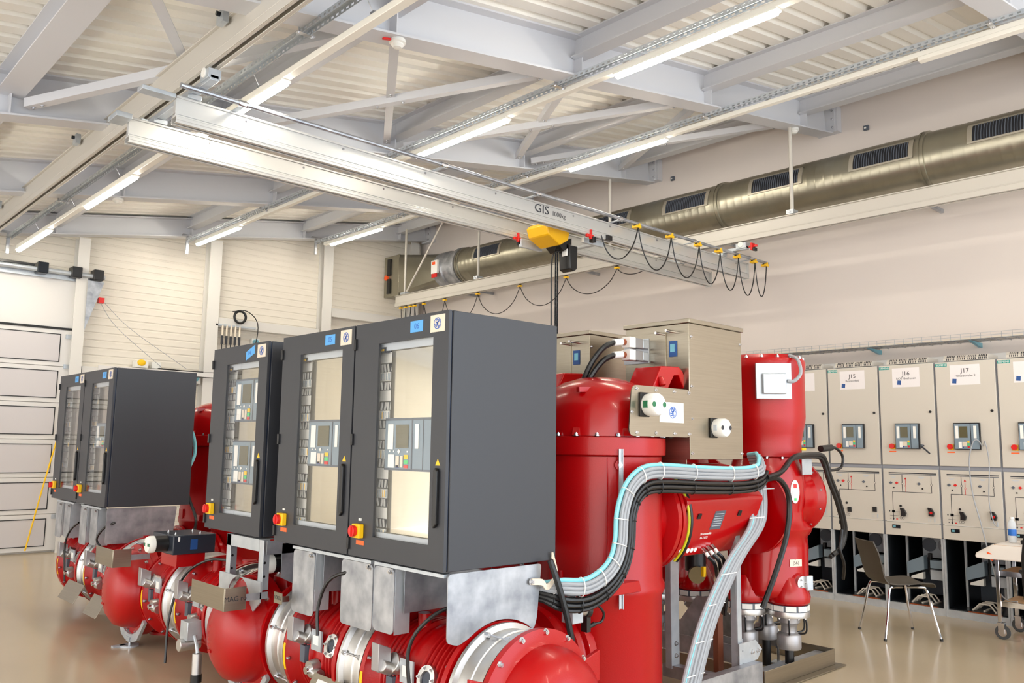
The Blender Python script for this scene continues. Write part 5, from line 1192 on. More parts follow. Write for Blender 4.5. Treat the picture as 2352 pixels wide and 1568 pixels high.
# black cables over the feeder
t = T('black_cable_loom', 'glossy black cables arching over the rightmost feeder vessel and down its right side', 'cable', (FX, 3.0, 1.5))
for k in range(2):
    o = Vector((0.012 * k, -0.012 * k, 0.016 * k)); mb = MB()
    mb.tube([Vector(q) + o for q in ((5.05, 2.93, 1.40), (5.25, 2.93, 1.44), (5.40, 2.93, 1.53), (5.6, 2.95, 1.55), (5.9, 2.98, 1.55), (6.0, 2.99, 1.5), (6.07, 2.99, 1.38), (6.20, 2.99, 1.2), (6.3, 3.0, 1.0), (6.28, 3.02, 0.86), (6.18, 3.05, 0.8))], 0.017, 'black_cable'); t.part('cable', mb)
mb = MB(); mb.tube([(5.08, 2.95, 1.40), (5.25, 2.94, 1.40), (5.38, 2.94, 1.28), (5.37, 2.95, 1.05), (5.27, 2.98, 0.8), (5.16, 3.03, 0.55)], 0.019, 'black_cable'); t.part('cable', mb)
mb = MB(); mb.tube([(6.0, 3.0, 1.6), (6.2, 3.0, 1.62), (6.33, 3.0, 1.56), (6.3, 3.0, 1.47), (6.1, 3.0, 1.45), (6.0, 2.99, 1.48)], 0.011, 'black_cable'); t.part('cable', mb)
mb = MB(); mb.tube([(6.28, 3.0, 1.0), (6.24, 3.0, 0.86), (6.3, 3.0, 0.74), (6.38, 3.05, 0.62)], 0.012, 'black_cable'); t.part('cable', mb)
mb = MB(); mb.cyl((5.98, 3.0, 1.61), (6.15, 3.0, 1.62), 0.024, 'black_plastic'); single('black_connector', mb, 'black cylindrical cable connector beside the neck of the rightmost feeder', 'connector')

# plugs
def plug(x, y, label, grp='grey cable plugs under the feeders'):
    t = T('cable_plug', label, 'cable plug', (x, y, 0), grp)
    mb = MB(); mb.lathe((x, y, 0.465), Z3, [(0.135, 0), (0.14, 0.0), (0.14, 0.043), (0.135, 0.043)], 'relay_dark', 40)
    for k in range(10):
        a = 2 * PI * k / 10; u = Vector((math.cos(a), math.sin(a), 0)); v = Vector((-u.y, u.x, 0)); mb.obox(Vector((x, y, 0.487)) + u * 0.137, u * 0.008, v * 0.072, Z3 * 0.036, 'white_plastic')
    t.part('insulating_ring', mb)
    mb = MB(); mb.lathe((x, y, 0.42), Z3, [(0.1, 0.0), (0.145, 0.005), (0.148, 0.02), (0.145, 0.044)], 'aluminium_ring', 40); fl_ = t.part('clamp_flange', mb); ring_bolts(t, (x, y, 0.425), -Z3, 0.13, 12, BOLT_S, parent=fl_)
    mb = MB(); mb.lathe((x, y, 0.04), Z3, [(0.078, 0.155), (0.083, 0.165), (0.083, 0.25), (0.075, 0.262), (0.055, 0.27), (0.052, 0.31), (0.06, 0.325), (0.078, 0.34), (0.08, 0.378)], 'cast_aluminium', 36); pb = t.part('plug_body', mb)
    mb = MB(); mb.cyl((x, y, 0.002), (x, y, 0.196), 0.032, 'black_cable'); t.part('power_cable', mb)
    for a in (R(-30), R(-75), R(-150)):
        u = Vector((math.cos(a), math.sin(a), 0)); c = Vector((x, y, 0)); mb = MB(); mb.tube([c + u * 0.12 + Z3 * 0.41, c + u * 0.125 + Z3 * 0.36, c + u * 0.115 + Z3 * 0.315, c + u * 0.06 + Z3 * 0.302], 0.007, 'black_cable', n=6); t.part('earth_lead', mb, pb)
    return t
PA = plug(5.68, 3.13, 'grey metal cable plug hanging under the right foot of the nearest feeder')
dup(PA, (-0.14, 0.26, 0), 'grey metal cable plug left of it, half hidden by the steel post')
dup(PA, (0.17, 0.28, 0), 'grey metal cable plug behind, hidden under the nearest feeder')
dup(PA, (0, 0.8, 0), 'grey cable plug under the second feeder, seen between the two steel posts')
dup(PA, (-0.14, 1.06, 0), 'grey cable plug farther under the second feeder, beside the left post')

# ================================================================== FRAMES ON THE FLOOR
t = T('floor_frame', 'stainless rectangular curb frame on the floor around the cable plugs', 'frame', (5.75, 3.6, 0), None)
F0, F1, G0, G1 = 5.22, 6.22, 3.06, 5.9
mb = MB()
for q in ((F0, F1, G0, G0 + 0.006), (F0, F1, G1 - 0.006, G1), (F0, F0 + 0.006, G0, G1), (F1 - 0.006, F1, G0, G1)): mb.box(q[0], q[1], q[2], q[3], 0.012, 0.125, 'stainless')
mb.box(F0, F1, G0 - 0.06, G0 + 0.01, 0.004, 0.012, 'stainless'); mb.box(F1 - 0.01, F1 + 0.06, G0 - 0.06, G1, 0.004, 0.0119, 'stainless'); t.part('curb', mb, bev=0.002)
mb = MB(); mb.box(F0 + 0.02, F1 - 0.02, G0 + 0.05, G0 + 0.14, 0.085, 0.093, 'galvanised'); t.part('inner_ledge', mb)
t = T('steel_stand', 'galvanised stand with two posts and channels beneath the red feeders', 'frame', (5.0, 3.4, 0))
for x, y, z0, z1, w in ((4.86, 3.52, 0.12, 0.93, 0.09), (5.02, 3.12, 0.12, 1.06, 0.05)):
    mb = MB(); mb.box(x - w / 2, x + w / 2, y, y + 0.006, z0, z1, 'galvanised_light'); mb.box(x - w / 2, x - w / 2 + 0.006, y + .006, y + 0.05, z0, z1, 'galvanised_light'); mb.box(x + w / 2 - 0.006, x + w / 2, y + .006, y + 0.05, z0, z1, 'galvanised_light'); p_ = t.part('post', mb, bev=0.001)
    for z in (0.2, 0.28): t.inst('bolt', None or BOLT, (x, y, z), -Y3, p_)
mb = MB(); mb.box(3.6, 5.16, 3.04, 3.048, 0.06, 0.2, 'galvanised'); mb.box(3.6, 5.16, 3.048, 3.1, 0.192, 0.2, 'galvanised'); mb.box(3.6, 5.16, 3.048, 3.1, 0.06, 0.068, 'galvanised'); t.part('channel', mb)
mb = MB(); mb.prism([(4.98, 0.2), (5.2, 0.2), (5.26, 0.26), (5.18, 0.33), (4.98, 0.33)], (0, 3.1, 0), X3, Z3, Y3 * 0.008, 'galvanised_light'); g_ = t.part('gusset_plate', mb)
for q in (5.13, 5.2): t.inst('bolt', BOLT, (q, 3.1, 0.26), -Y3, g_)
mb = MB(); mb.obox((5.2, 3.55, 0.2), X3 * 0.008, Y3 * 0.8, Z3 * 0.12, 'galvanised'); mb.box(4.82, 4.9, 3.1, 3.6, 0.06, 0.14, 'galvanised'); t.part('cross_channel', mb)
for x, y in ((4.2, 3.07), (5.1, 3.07)): mb = MB(); mb.cyl((x, y, 0.0), (x, y, 0.06), 0.02, 'bolt_steel'); t.part('floor_stud', mb)
for dx, lab in ((0.0, 'bent galvanised support bracket standing inside the curb behind the grey plugs'), (-0.5, 'bent galvanised support bracket left of the nearest plugs, behind the cable tray')):
    t = T('floor_bracket', lab, 'bracket', (5.9 + dx, 3.9, 0)); mb = MB()
    mb.prism([(3.3, 0.12), (4.1, 0.12), (4.1, 0.2), (3.95, 0.24), (3.75, 0.5), (3.65, 0.5), (3.68, 0.26), (3.4, 0.24), (3.3, 0.18)], (5.95 + dx, 0, 0), Y3, Z3, X3 * 0.008, 'galvanised'); t.part('bracket_plate', mb)
    for y in (3.36, 4.04): mb = MB(); mb.cyl((5.93 + dx, y, 0.02), (5.93 + dx, y, 0.26), 0.01, 'bolt_steel', n=10); mb.cyl((5.93 + dx, y, 0.12), (5.93 + dx, y, 0.14), 0.02, 'bolt_steel', n=6); mb.box(5.88 + dx, 5.98 + dx, y - 0.05, y + 0.05, 0.012, 0.02, 'galvanised_light'); t.part('threaded_stud', mb)
mb = MB(); mb.box(5.04, 5.1, 3.3, 3.34, 0.1, 0.62, 'brown_pipe'); single('brown_bar', mb, 'brown flat bar standing upright behind the narrow steel post', 'bar')
t = T('motor_drive', 'black cylindrical motor with a yellow sticker below the transformer housing', 'motor', (5.25, 3.62, 0.7)); mb = MB(); mb.cyl((5.25, 3.62, 0.72), (5.25, 3.62, 0.95), 0.075, 'black_plastic'); t.part('motor_body', mb)
mb = MB(); mb.cyl((5.17, 3.55, 0.70), (5.2, 3.58, 0.70), 0.06, 'olive_brown'); mb.box(5.19, 5.22, 3.51, 3.53, 0.69, 0.76, 'yellow_stripe'); t.part('motor_cover', mb)
mb = MB(); mb.cyl((4.98, 3.66, 0.86), (5.03, 3.70, 0.86), 0.07, 'aluminium_ring'); mb.cyl((5.03, 3.7, 0.86), (5.1, 3.76, 0.86), 0.045, 'red_smooth'); single('end_flange', mb, 'small silver flange disc between the posts below the transformer housing', 'flange')

# ================================================================== CABLE BUNDLE
path = [(2.86, 3.2, 0.93), (3.0, 3.08, 0.90), (3.10, 2.96, 0.88), (3.27, 2.93, 0.865), (3.43, 2.93, 0.91), (3.53, 2.93, 0.99), (3.575, 2.93, 1.10), (3.59, 2.93, 1.24), (3.65, 2.93, 1.36), (3.77, 2.93, 1.43), (3.95, 2.93, 1.44), (4.3, 2.93, 1.425), (4.7, 2.93, 1.415), (4.95, 2.93, 1.43), (5.08, 2.95, 1.48)]
CP = catmull([Vector(q) for q in path], 5)
def offpath(o1, o2, end=len(CP), start=0):
    o = []
    for i in range(start, end):
        d = (CP[min(i + 1, len(CP) - 1)] - CP[max(i - 1, 0)]).normalized(); n_ = Vector((-d.z, 0, d.x))
        o.append(CP[i] + n_ * o1 + Vector((0, -1, 0)) * o2)
    return o
t = T('cable_bundle', 'thick tied bundle of grey, black and pale blue cables swinging round the red column', 'cable bundle', (4, 2.93, 0.86))
lay = [(0.062, 0.0, 'cyan_cable', 0.013), (0.045, 0.02, 'grey_cable', 0.011), (0.04, -.005, 'grey_cable', 0.011), (0.024, 0.022, 'grey_cable', 0.011), (0.018, 0.0, 'grey_cable', 0.011), (0.003, 0.024, 'grey_cable', 0.011), (-0.004, 0.0, 'grey_cable', 0.011),
       (-0.032, 0.016, 'black_cable', 0.014), (-0.04, -0.008, 'black_cable', 0.015), (-0.06, 0.01, 'black_cable', 0.014), (-0.07, -0.01, 'black_cable', 0.014), (-0.086, 0.006, 'black_cable', 0.012)]
for a, b_, m, r_ in lay:
    mb = MB(); pts = offpath(a, b_)
    if m != 'black_cable': pts = pts[:-3] + [pts[-3] + Vector((0.05, 0.03, 0.03)), pts[-3] + Vector((0.1, 0.08, 0.06)), pts[-3] + Vector((0.13, 0.16, 0.05))]
    mb.tube(pts, r_, m, n=8, sub=1); t.part('cable', mb, label='pale blue cable' if m == 'cyan_cable' else None)
for i in range(4, len(CP) - 6, 5):
    d = (CP[i + 1] - CP[i - 1]).normalized(); n_ = Vector((-d.z, 0, d.x)); c = CP[i] + n_ * 0.03 - Y3 * 0.01
    for (cc, hh, m) in ((c, 0.049, 'white_plastic'), (CP[i] - n_ * 0.058, 0.042, 'black_plastic')):
        pts = [cc + n_ * hh * math.cos(q) - Y3 * (0.03 * math.sin(q)) for q in [2 * PI * k / 14 for k in range(15)]]
        mb = MB(); mb.tube(pts, 0.0028, m, n=5, sub=1); t.part('cable_tie', mb)
# support tray behind the bundle and the descending tray
mb = MB(); mb.box(4.2, 5.1, 2.95, 3.0, 1.355, 1.36, 'galvanised_light'); mb.box(4.98, 5.12, 2.90, 3.0, 1.34, 1.345, 'galvanised_light'); single('cable_shelf', mb, 'thin galvanised shelf under the cable bundle above the transformer housing', 'shelf')
t = T('cable_ladder', 'flat band of grey and pale blue cables running down a slanted ladder', 'cable bundle', (4.9, 3.05, 0.15))
pth = [(5.26, 3.1, 1.36), (5.24, 3.08, 1.22), (5.14, 3.05, 1.08), (4.84, 3.02, 0.90), (4.62, 3.0, 0.72), (4.48, 3.0, 0.55), (4.38, 3.0, 0.38), (4.29, 3.0, 0.20)]
for k in range(8):
    mb = MB(); o = -0.1 + k * 0.027
    mb.tube([Vector(q) + Vector((o, 0.01 * math.sin(k), 0.02 * o)) for q in pth], 0.0125, 'cyan_cable' if k == 1 else 'grey_cable', n=8); t.part('cable', mb)
mb = MB(); mb.tube([Vector(q) + Vector((0.105, 0.02, 0)) for q in pth[3:]], 0.004, 'galvanised_light', n=4); mb.tube([Vector(q) + Vector((0, 0.025, 0)) for q in pth[3:]], 0.008, 'galvanised_light', n=4); t.part('ladder_rail', mb)
for z, x in ((0.27, 4.33), (0.45, 4.42), (0.65, 4.56), (0.82, 4.70), (1.15, 5.05)):
    mb = MB(); mb.box(x - 0.097, x + 0.087, 2.986, 2.989, z - 0.003, z + 0.003, 'white_plastic'); t.part('cable_tie', mb)
# small cables and sensors near the column
t = T('pressure_sensor', 'aluminium pressure sensor with a black round plug in front of the red column', 'sensor', (3.3, 2.98, 0.72))
mb = MB(); mb.box(3.24, 3.32, 2.98, 3.06, 0.70, 0.82, 'galvanised_light'); b_ = t.part('sensor_block', mb, bev=0.003)
mb = MB(); mb.cyl((3.27, 3.02, 0.82), (3.27, 3.02, 0.845), 0.026, 'aluminium_ring'); mb.cyl((3.27, 3.02, 0.845), (3.27, 3.02, 0.865), 0.018, 'aluminium_ring'); t.part('filling_valve', mb, b_)
mb = MB(); mb.cyl((3.32, 3.02, 0.76), (3.37, 3.02, 0.75), 0.032, 'aluminium_ring'); mb.cyl((3.37, 3.02, 0.75), (3.40, 3.02, 0.745), 0.038, 'black_plastic'); mb.box(3.37, 3.40, 3.0, 3.04, 0.64, 0.74, 'black_plastic'); mb.cyl((3.4, 3.02, 0.66), (3.45, 3.02, 0.67), 0.012, 'black_plastic'); t.part('plug_head', mb, b_)
mb = MB(); mb.tube([(3.45, 3.02, 0.67), (3.50, 3.01, 0.68), (3.50, 3.0, 0.73), (3.42, 3.0, 0.79), (3.34, 2.99, 0.81), (3.3, 2.98, 0.82)], 0.007, 'black_cable'); t.part('sensor_lead', mb, b_)
mb = MB(); mb.tube([(3.04, 2.95, 1.04), (3.07, 2.92, 0.92), (3.12, 2.90, 0.74), (3.17, 2.90, 0.56)], 0.017, 'black_cable'); mb.tube([(3.2, 2.9, 0.46), (3.24, 2.9, 0.33), (3.3, 2.88, 0.15), (3.32, 2.88, 0.01)], 0.016, 'black_cable')
mb = MB(); mb.tube([(3.04, 2.95, 1.04), (3.07, 2.92, 0.92), (3.12, 2.90, 0.74), (3.18, 2.89, 0.50), (3.24, 2.88, 0.33), (3.3, 2.88, 0.15), (3.32, 2.88, 0.01)], 0.016, 'black_cable'); single('power_lead', mb, 'straight black cable dropping from under cabinet 06 to the floor', 'cable')
mb = MB(); mb.tube([(3.05, 3.1, 2.02), (3.15, 3.12, 2.0), (3.19, 3.13, 1.92), (3.16, 3.12, 1.80), (3.05, 3.1, 1.74)], 0.016, 'cyan_cable'); single('blue_hose', mb, 'pale blue hose looping from behind the right side of cabinet 06', 'hose')
mb = MB(); mb.tube([(3.1, 7.8, 1.75), (3.2, 7.82, 1.70), (3.24, 7.8, 1.5), (3.15, 7.75, 1.3), (3.1, 7.72, 1.1)], 0.016, 'cyan_cable'); single('blue_hose', mb, 'pale blue hose hanging behind the far right cabinet', 'hose')
mb = MB(); mb.tube([(3.12, 7.7, 1.3), (3.14, 7.65, 1.1), (3.2, 7.6, 0.9), (3.1, 7.4, 0.75)], 0.014, 'black_cable'); mb.tube([(3.1, 7.5, 1.0), (3.3, 7.1, 0.93), (3.4, 6.6, 0.9), (3.3, 6.2, 0.9), (3.3, 5.8, 0.95)], 0.012, 'cyan_cable')
mb = MB(); mb.tube([(3.12, 7.7, 1.3), (3.14, 7.65, 1.1), (3.2, 7.6, 0.9), (3.1, 7.4, 0.75)], 0.014, 'black_cable'); single('black_hose', mb, 'black cable hanging below the pale blue hose of the far cabinet', 'cable')

# ================================================================== SWITCHGEAR ROW
SX = 8.9; SW = 0.568
def swg(yr, label, title, sub, handle, tapeoff, first=False):
    t = T('switchgear_panel', label, 'switchgear', (SX, yr + SW / 2, 0), 'cream switchgear panels')
    y0, y1 = yr, yr + SW; p = 'switchgear_paint'
    L = lambda u: y1 - u                                     # u measured from the left edge as seen
    mb = MB()
    mb.box(SX + 0.02, SX + 0.95, y0 + .001, y0 + 0.012, 0.06, 2.5, 'dark_steel'); mb.box(SX + 0.02, SX + 0.95, y1 - 0.012, y1 - .001, 0.06, 2.5, 'dark_steel'); mb.box(SX + 0.9, SX + 0.95, y0 + .012, y1 - .012, 0.06, 2.5, 'dark_steel')
    mb.box(SX + 0.02, SX + 0.9, y0 + .012, y1 - .012, 0.75, 0.77, 'dark_steel'); mb.box(SX + 0.02, SX + 0.9, y0 + .012, y1 - .012, 2.48, 2.5, 'switchgear_gap'); mb.box(SX + 0.02, SX + 0.9, y0 + .012, y1 - .012, 0.06, 0.08, 'dark_steel')
    body = t.part('carcass', mb)
    mb = MB(); mb.box(SX - 0.01, SX + 0.06, y0 + 0.001, y1 - 0.001, 0.0, 0.07, 'galvanised_light'); mb.box(SX - 0.0, SX + 0.03, y0 + 0.08, y1 - 0.2, 0.071, 0.08, 'copper'); t.part('base_rail', mb)
    mb = MB(); mb.box(SX + 0.0, SX + 0.02, y0 + .001, y1 - .001, 1.425, 1.455, 'switchgear_gap'); mb.box(SX + 0.004, SX + 0.02, y0 + .001, y1 - .001, 0.75, 2.5, 'switchgear_gap'); t.part('front_frame', mb)
    mb = MB(); mb.box(SX - 0.02, SX - 0.0005, y0 + 0.008, y1 - 0.012, 1.46, 2.495, p); door = t.part('upper_door', mb, bev=0.004)
    mb = MB(); mb.box(SX - 0.012, SX - 0.0005, y0 + 0.008, y1 - 0.012, 0.885, 1.42, p); mid = t.part('mimic_panel', mb, bev=0.003)
    mb = MB(); mb.box(SX - 0.012, SX - 0.0005, y0 + 0.008, y1 - 0.012, 0.745, 0.88, p); low = t.part('lower_cover', mb, bev=0.003)
    xf = SX - 0.0202
    mb = MB(); mb.box(xf - 0.001, xf, L(0.125), L(0.015), 2.45, 2.48, 'teal_label'); mb.text('SIEMENS', 0.026, (xf - 0.0012, L(0.07), 2.465), RGT, Z3, 'white_ink', ext=0.0003); t.part('maker_label', mb, door)
    if title is not None:
        mb = MB(); mb.box(xf - 0.0008, xf, L(0.425), L(0.15), 2.26, 2.46, 'paper')
        if title: mb.text(title, 0.062, (xf - 0.001, L(0.29), 2.40), RGT, Z3, 'ink', ext=0.0003); mb.text(sub, 0.032, (xf - 0.001, L(0.29), 2.35), RGT, Z3, 'ink', ext=0.0003)
        sh = t.part('paper_sign', mb, door)
        mb = MB(); mb.obox((xf - 0.0018, L(0.19 + tapeoff), 2.30 + tapeoff * 0.3), X3 * 0.0008, (Y3 + Z3 * 0.1) * 0.038, (Z3 - Y3 * 0.1) * 0.045, 'blue_plate'); t.part('tape', mb, sh)
    mb = MB(); mb.cyl((xf - 0.008, L(0.515), 2.0), (xf, L(0.515), 2.0), 0.013, 'black_plastic'); t.part('lock', mb, door)
    # relay
    a, c_ = L(0.405), L(0.17); z0, z1 = 1.625, 1.885
    mb = MB(); mb.box(xf - 0.03, xf, a, c_, z0, z1, 'dark_steel'); mb.box(xf - 0.032, xf - 0.03, a + 0.085, c_ - 0.004, z0 + 0.006, z1 - 0.01, 'relay_grey'); mb.box(xf - 0.032, xf - 0.03, a + 0.008, a + 0.078, z0 + 0.006, z1 - 0.01, 'relay_grey'); r_ = t.part('protection_relay', mb, door, )
    xr = xf - 0.0325; mb = MB(); mb.box(xr - 0.001, xr, c_ - 0.125, c_ - 0.05, z0 + 0.115, z0 + 0.225, 'screen_olive'); mb.box(xr - 0.001, xr, c_ - 0.042, c_ - 0.015, z0 + 0.11, z0 + 0.23, 'sticker_white'); mb.box(xr - 0.001, xr, a + 0.03, a + 0.055, z0 + 0.11, z0 + 0.23, 'sticker_white')
    mb.box(xr - 0.001, xr, c_ - 0.07, c_ - 0.04, z0 + 0.015, z0 + 0.075, 'sticker_white'); mb.box(xr - 0.001, xr, c_ - 0.115, c_ - 0.075, z0 + 0.03, z0 + 0.075, 'cream_plate'); mb.box(xr - 0.001, xr, c_ - 0.085, c_ - 0.075, z0 + 0.014, z0 + 0.028, 'key_blue')
    for k, m in enumerate(('red_plastic', 'key_green', 'yellow_stripe')): mb.box(xr - 0.001, xr, c_ - 0.14, c_ - 0.12, z0 + 0.015 + k * 0.025, z0 + 0.035 + k * 0.025, m)
    o = link('relay_front', mb.mesh(t.base)); o.parent = door
    mb = MB(); mb.box(xf - 0.014, xf, L(0.155), L(0.105), 1.62, 1.675, 'yellow_paint'); mb.cyl((xf - 0.035, L(0.127), 1.652), (xf - 0.014, L(0.127), 1.652), 0.026, 'red_plastic'); t.part('main_switch', mb, door)
    mb = MB(); mb.box(xf - 0.001, xf, L(0.16), L(0.09), 1.59, 1.603, 'orange_label'); t.part('orange_label', mb, door)
    # mimic diagram (raised line work)
    xm = SX - 0.0122; mb = MB(); U = lambda px_: (px_ - 352) / 393 * SW; Zz = lambda py_: 1.43 - (py_ - 1000) / 500 * 0.68
    def hl(x0, x1, y_, w, m='ink'): mb.box(xm - 0.001, xm, L(U(x1)), L(U(x0)), Zz(y_) - w, Zz(y_) + w, m)
    def vl(x_, y0_, y1_, w, m='ink'): mb.box(xm - 0.001, xm, L(U(x_)) - w, L(U(x_)) + w, Zz(y1_), Zz(y0_), m)
    hl(400, 725, 1038, 0.005); hl(400, 725, 1049, 0.003, 'relay_dark'); vl(492, 1049, 1180, 0.0025); vl(515, 1085, 1180, 0.0018, 'red_plastic'); vl(690, 1049, 1182, 0.0025); hl(422, 692, 1180, 0.0025); vl(422, 1180, 1388, 0.0025)
    hl(412, 434, 1328, 0.012); hl(416, 430, 1328, 0.008, 'switchgear_paint'); hl(434, 476, 1330, 0.001, 'relay_dark'); hl(398, 460, 1360, 0.0015); hl(392, 400, 1328, 0.006); hl(398, 406, 1382, 0.003); hl(440, 452, 1384, 0.005, 'red_plastic')
    for (cx_, cy_, rr, m) in ((492, 1118, 0.011, 'ink'), (690, 1120, 0.011, 'ink'), (515, 1135, 0.009, 'red_plastic'), (474, 1374, 0.013, 'ink'), (489, 1374, 0.013, 'ink')):
        c = Vector((xm - 0.0005, L(U(cx_)), Zz(cy_))); mb.lathe(c + X3 * 0.0005, -X3, [(rr, 0), (rr, 0.0015), (rr - 0.0025, 0.0015), (rr - 0.0025, 0.001)], m, 18); mb.cyl(c, c - X3 * 0.0008, rr - 0.002, 'switchgear_paint', n=18)
    mb.prism([(U(507), Zz(1085)), (U(523), Zz(1085)), (U(515), Zz(1070))], (xm - 0.001, y1, 0), -Y3, Z3, X3 * 0.001, 'red_plastic'); mb.prism([(U(416), Zz(1380)), (U(428), Zz(1380)), (U(422), Zz(1395))], (xm - 0.001, y1, 0), -Y3, Z3, X3 * 0.001, 'ink')
    for cx_ in (430, 625): hl(cx_ - 20, cx_ + 20, 1066, 0.003, 'din_grey'); hl(cx_ - 12, cx_ + 12, 1074, 0.003, 'din_grey')
    t.part('mimic_diagram', mb, mid, stuff=False)
    for cx_, cy_, m in ((413, 1114, 'relay_dark'), (454, 1114, 'red_plastic'), (608, 1115, 'relay_dark')):
        q = MB(); q.prism([(-0.018, 0), (0, -0.014), (0.018, 0), (0, 0.014)], (xm, L(U(cx_)), Zz(cy_)), -Y3, Z3, -X3 * 0.008, m); t.part('selector_knob', q, mid)
    for cx_, cy_, rr in ((433, 1150, 0.007), (630, 1150, 0.008), (475, 1285, 0.012)):
        q = MB(); q.cyl((xm - 0.006, L(U(cx_)), Zz(cy_)), (xm, L(U(cx_)), Zz(cy_)), rr, 'black_plastic', n=14); t.part('keyhole', q, mid)
    for cx_, cy_, red in ((495, 1335, False), (683, 1322, True)):
        q = MB(); yy, zz = L(U(cx_)), Zz(cy_)
        if handle: q.prism([(-0.022, -0.03), (0.02, -0.035), (0.03, 0.0), (0.005, 0.045), (-0.03, 0.05), (-0.02, 0.01)], (xm, yy, zz), -Y3, Z3, -X3 * 0.03, 'black_plastic')
        else: q.box(xm - 0.012, xm, yy - 0.021, yy + 0.021, zz - 0.026, zz + 0.026, 'black_plastic')
        o = t.part('lever_socket', q, mid, bev=0.002)
        if handle and red: q = MB(); q.cyl((xm - 0.034, yy - 0.005, zz), (xm - 0.0301, yy - 0.005, zz), 0.013, 'red_plastic'); t.part('red_button', q, o)
    q = MB()
    for k in range(4): q.box(xm - 0.001, xm, L(U(662 + 12 * (k % 2))) - 0.004, L(U(662 + 12 * (k % 2))) + 0.004, Zz(1362 + 18 * (k // 2)) - 0.006, Zz(1362 + 18 * (k // 2)) + 0.002, 'din_grey')
    q.box(xm - 0.003, xm, L(U(705)), L(U(698)), Zz(1390), Zz(1358), 'din_grey'); t.part('key_labels', q, mid)
    q = MB(); q.box(xm - 0.004, xm, L(0.165), L(0.085), 0.815, 0.85, 'dark_steel'); q.box(xm - 0.005, xm - 0.004, L(0.12), L(0.095), 0.822, 0.843, 'support_blue'); t.part('display', q, low)
    q = MB(); q.box(xm - 0.003, xm, y0 + 0.02, y1 - 0.03, 0.882, 0.886, 'white_plastic'); t.part('edge_strip', q, low)
    # roof vents
    q = MB(); q.prism([(0.0, 2.505), (0.0, 2.53), (0.03, 2.56), (0.3, 2.56), (0.3, 2.505)], (SX + 0.0, y0 + 0.07, 0), X3, Z3, Y3 * 0.41, 'switchgear_paint'); v_ = t.part('roof_vent', q)
    q = MB()
    for k in range(24):
        if k % 6 == 5: continue
        yy = y0 + 0.08 + k * 0.0165; q.box(SX - 0.001, SX, yy, yy + 0.008, 2.51, 2.53, 'ink'); q.obox((SX + 0.014, yy + .004, 2.546), Vector((0.02, 0, 0.02)), Y3 * 0.008, Vector((-0.001, 0, 0.001)), 'ink')
    t.part('vent_slots', q, v_)
    # open lower compartment
    for qa in ((SX + 0.0, SX + 0.02, y0 + .001, y0 + 0.02, 0.07), (SX + 0.0, SX + 0.02, y1 - 0.02, y1 - .001, 0.07), (SX + 0.24, SX + 0.26, y1 - 0.13, y1 - 0.11, 0.08)):
        q = MB(); q.box(*qa, 0.745, 'galvanised_light'); t.part('frame_post', q)
    q = MB(); q.box(SX + 0.62, SX + 0.64, y0 + 0.05, y1 - 0.12, 0.1, 0.45, 'relay_dark'); t.part('rear_panel', q)
    q = MB(); q.box(SX + 0.55, SX + 0.60, L(0.46), L(0.36), 0.1, 0.3, 'sticker_white'); t.part('cable_box', q)
    q = MB(); q.box(SX + 0.3, SX + 0.9, L(0.12), L(0.09), 0.08, 0.74, 'dark_steel')
    q.box(SX + 0.45, SX + 0.47, L(0.53), L(0.2), 0.5, 0.74, 'din_grey'); q.cyl((SX + 0.44, L(0.43), 0.63), (SX + 0.4499, L(0.43), 0.63), 0.075, 'switchgear_gap'); q.cyl((SX + 0.435, L(0.43), 0.63), (SX + 0.44, L(0.43), 0.63), 0.045, 'vent_dark'); q.cyl((SX + 0.44, L(0.27), 0.63), (SX + 0.4499, L(0.27), 0.63), 0.07, 'relay_dark'); t.part('bushing_plate', q)
    q = MB(); q.prism([(L(0.13), 0.34), (L(0.30), 0.40), (L(0.30), 0.54), (L(0.13), 0.46)], (SX + 0.2, 0, 0), Y3, Z3, X3 * 0.1, 'relay_grey'); q.prism([(L(0.16), 0.3), (L(0.28), 0.30), (L(0.28), 0.37), (L(0.16), 0.32)], (SX + 0.22, 0, 0), Y3, Z3, X3 * 0.06, 'sticker_white'); t.part('slanted_cover', q)
    q = MB(); q.box(SX + 0.25, SX + 0.42, L(0.5), L(0.34), 0.3, 0.40, 'din_grey'); q.box(SX + 0.2, SX + 0.3, L(0.48), L(0.36), 0.42, 0.5, 'relay_grey'); q.box(SX + 0.28, SX + 0.33, L(0.34), L(0.31), 0.36, 0.56, 'black_plastic'); t.part('instrument_box', q, bev=0.004)
    q = MB()
    for k in range(3):
        xx = SX + 0.08 + k * 0.09; q.tube([(xx, L(0.42), 0.085), (xx, L(0.37), 0.15), (xx, L(0.28), 0.15), (xx, L(0.22), 0.085)], 0.008, 'switchgear_paint', sub=1)
    for u_ in (0.42, 0.32, 0.22): q.box(SX + 0.07, SX + 0.27, L(u_) - 0.008, L(u_) + 0.008, 0.081, 0.095, 'switchgear_paint')
    t.part('cable_support', q)
    return t
names = [(4.926, 'cream switchgear panel just right of the red feeder, mostly hidden behind it', '', '', False, 0.0),
         (4.358, 'cream switchgear panel whose left part is hidden by the red feeder', '', '', True, 0.0),
         (3.790, 'cream switchgear panel with a paper sign reading J15 Reservefeld', 'J15', 'Reservefeld', False, 0.0),
         (3.222, 'cream switchgear panel with a paper sign reading J16 behind the brown chair', 'J16', 'ROT-Buehusen', True, 0.03),
         (2.654, 'cream switchgear panel with a paper sign reading J17 Hilfsbetriebe 2', 'J17', 'Hilfsbetriebe 2', True, 0.0),
         (2.086, 'rightmost cream switchgear panel, cut by the right edge of the picture', '', '', False, 0.0)]
for y, lab, a, b_, h, o in names: swg(y, lab, a, b_, h, o)
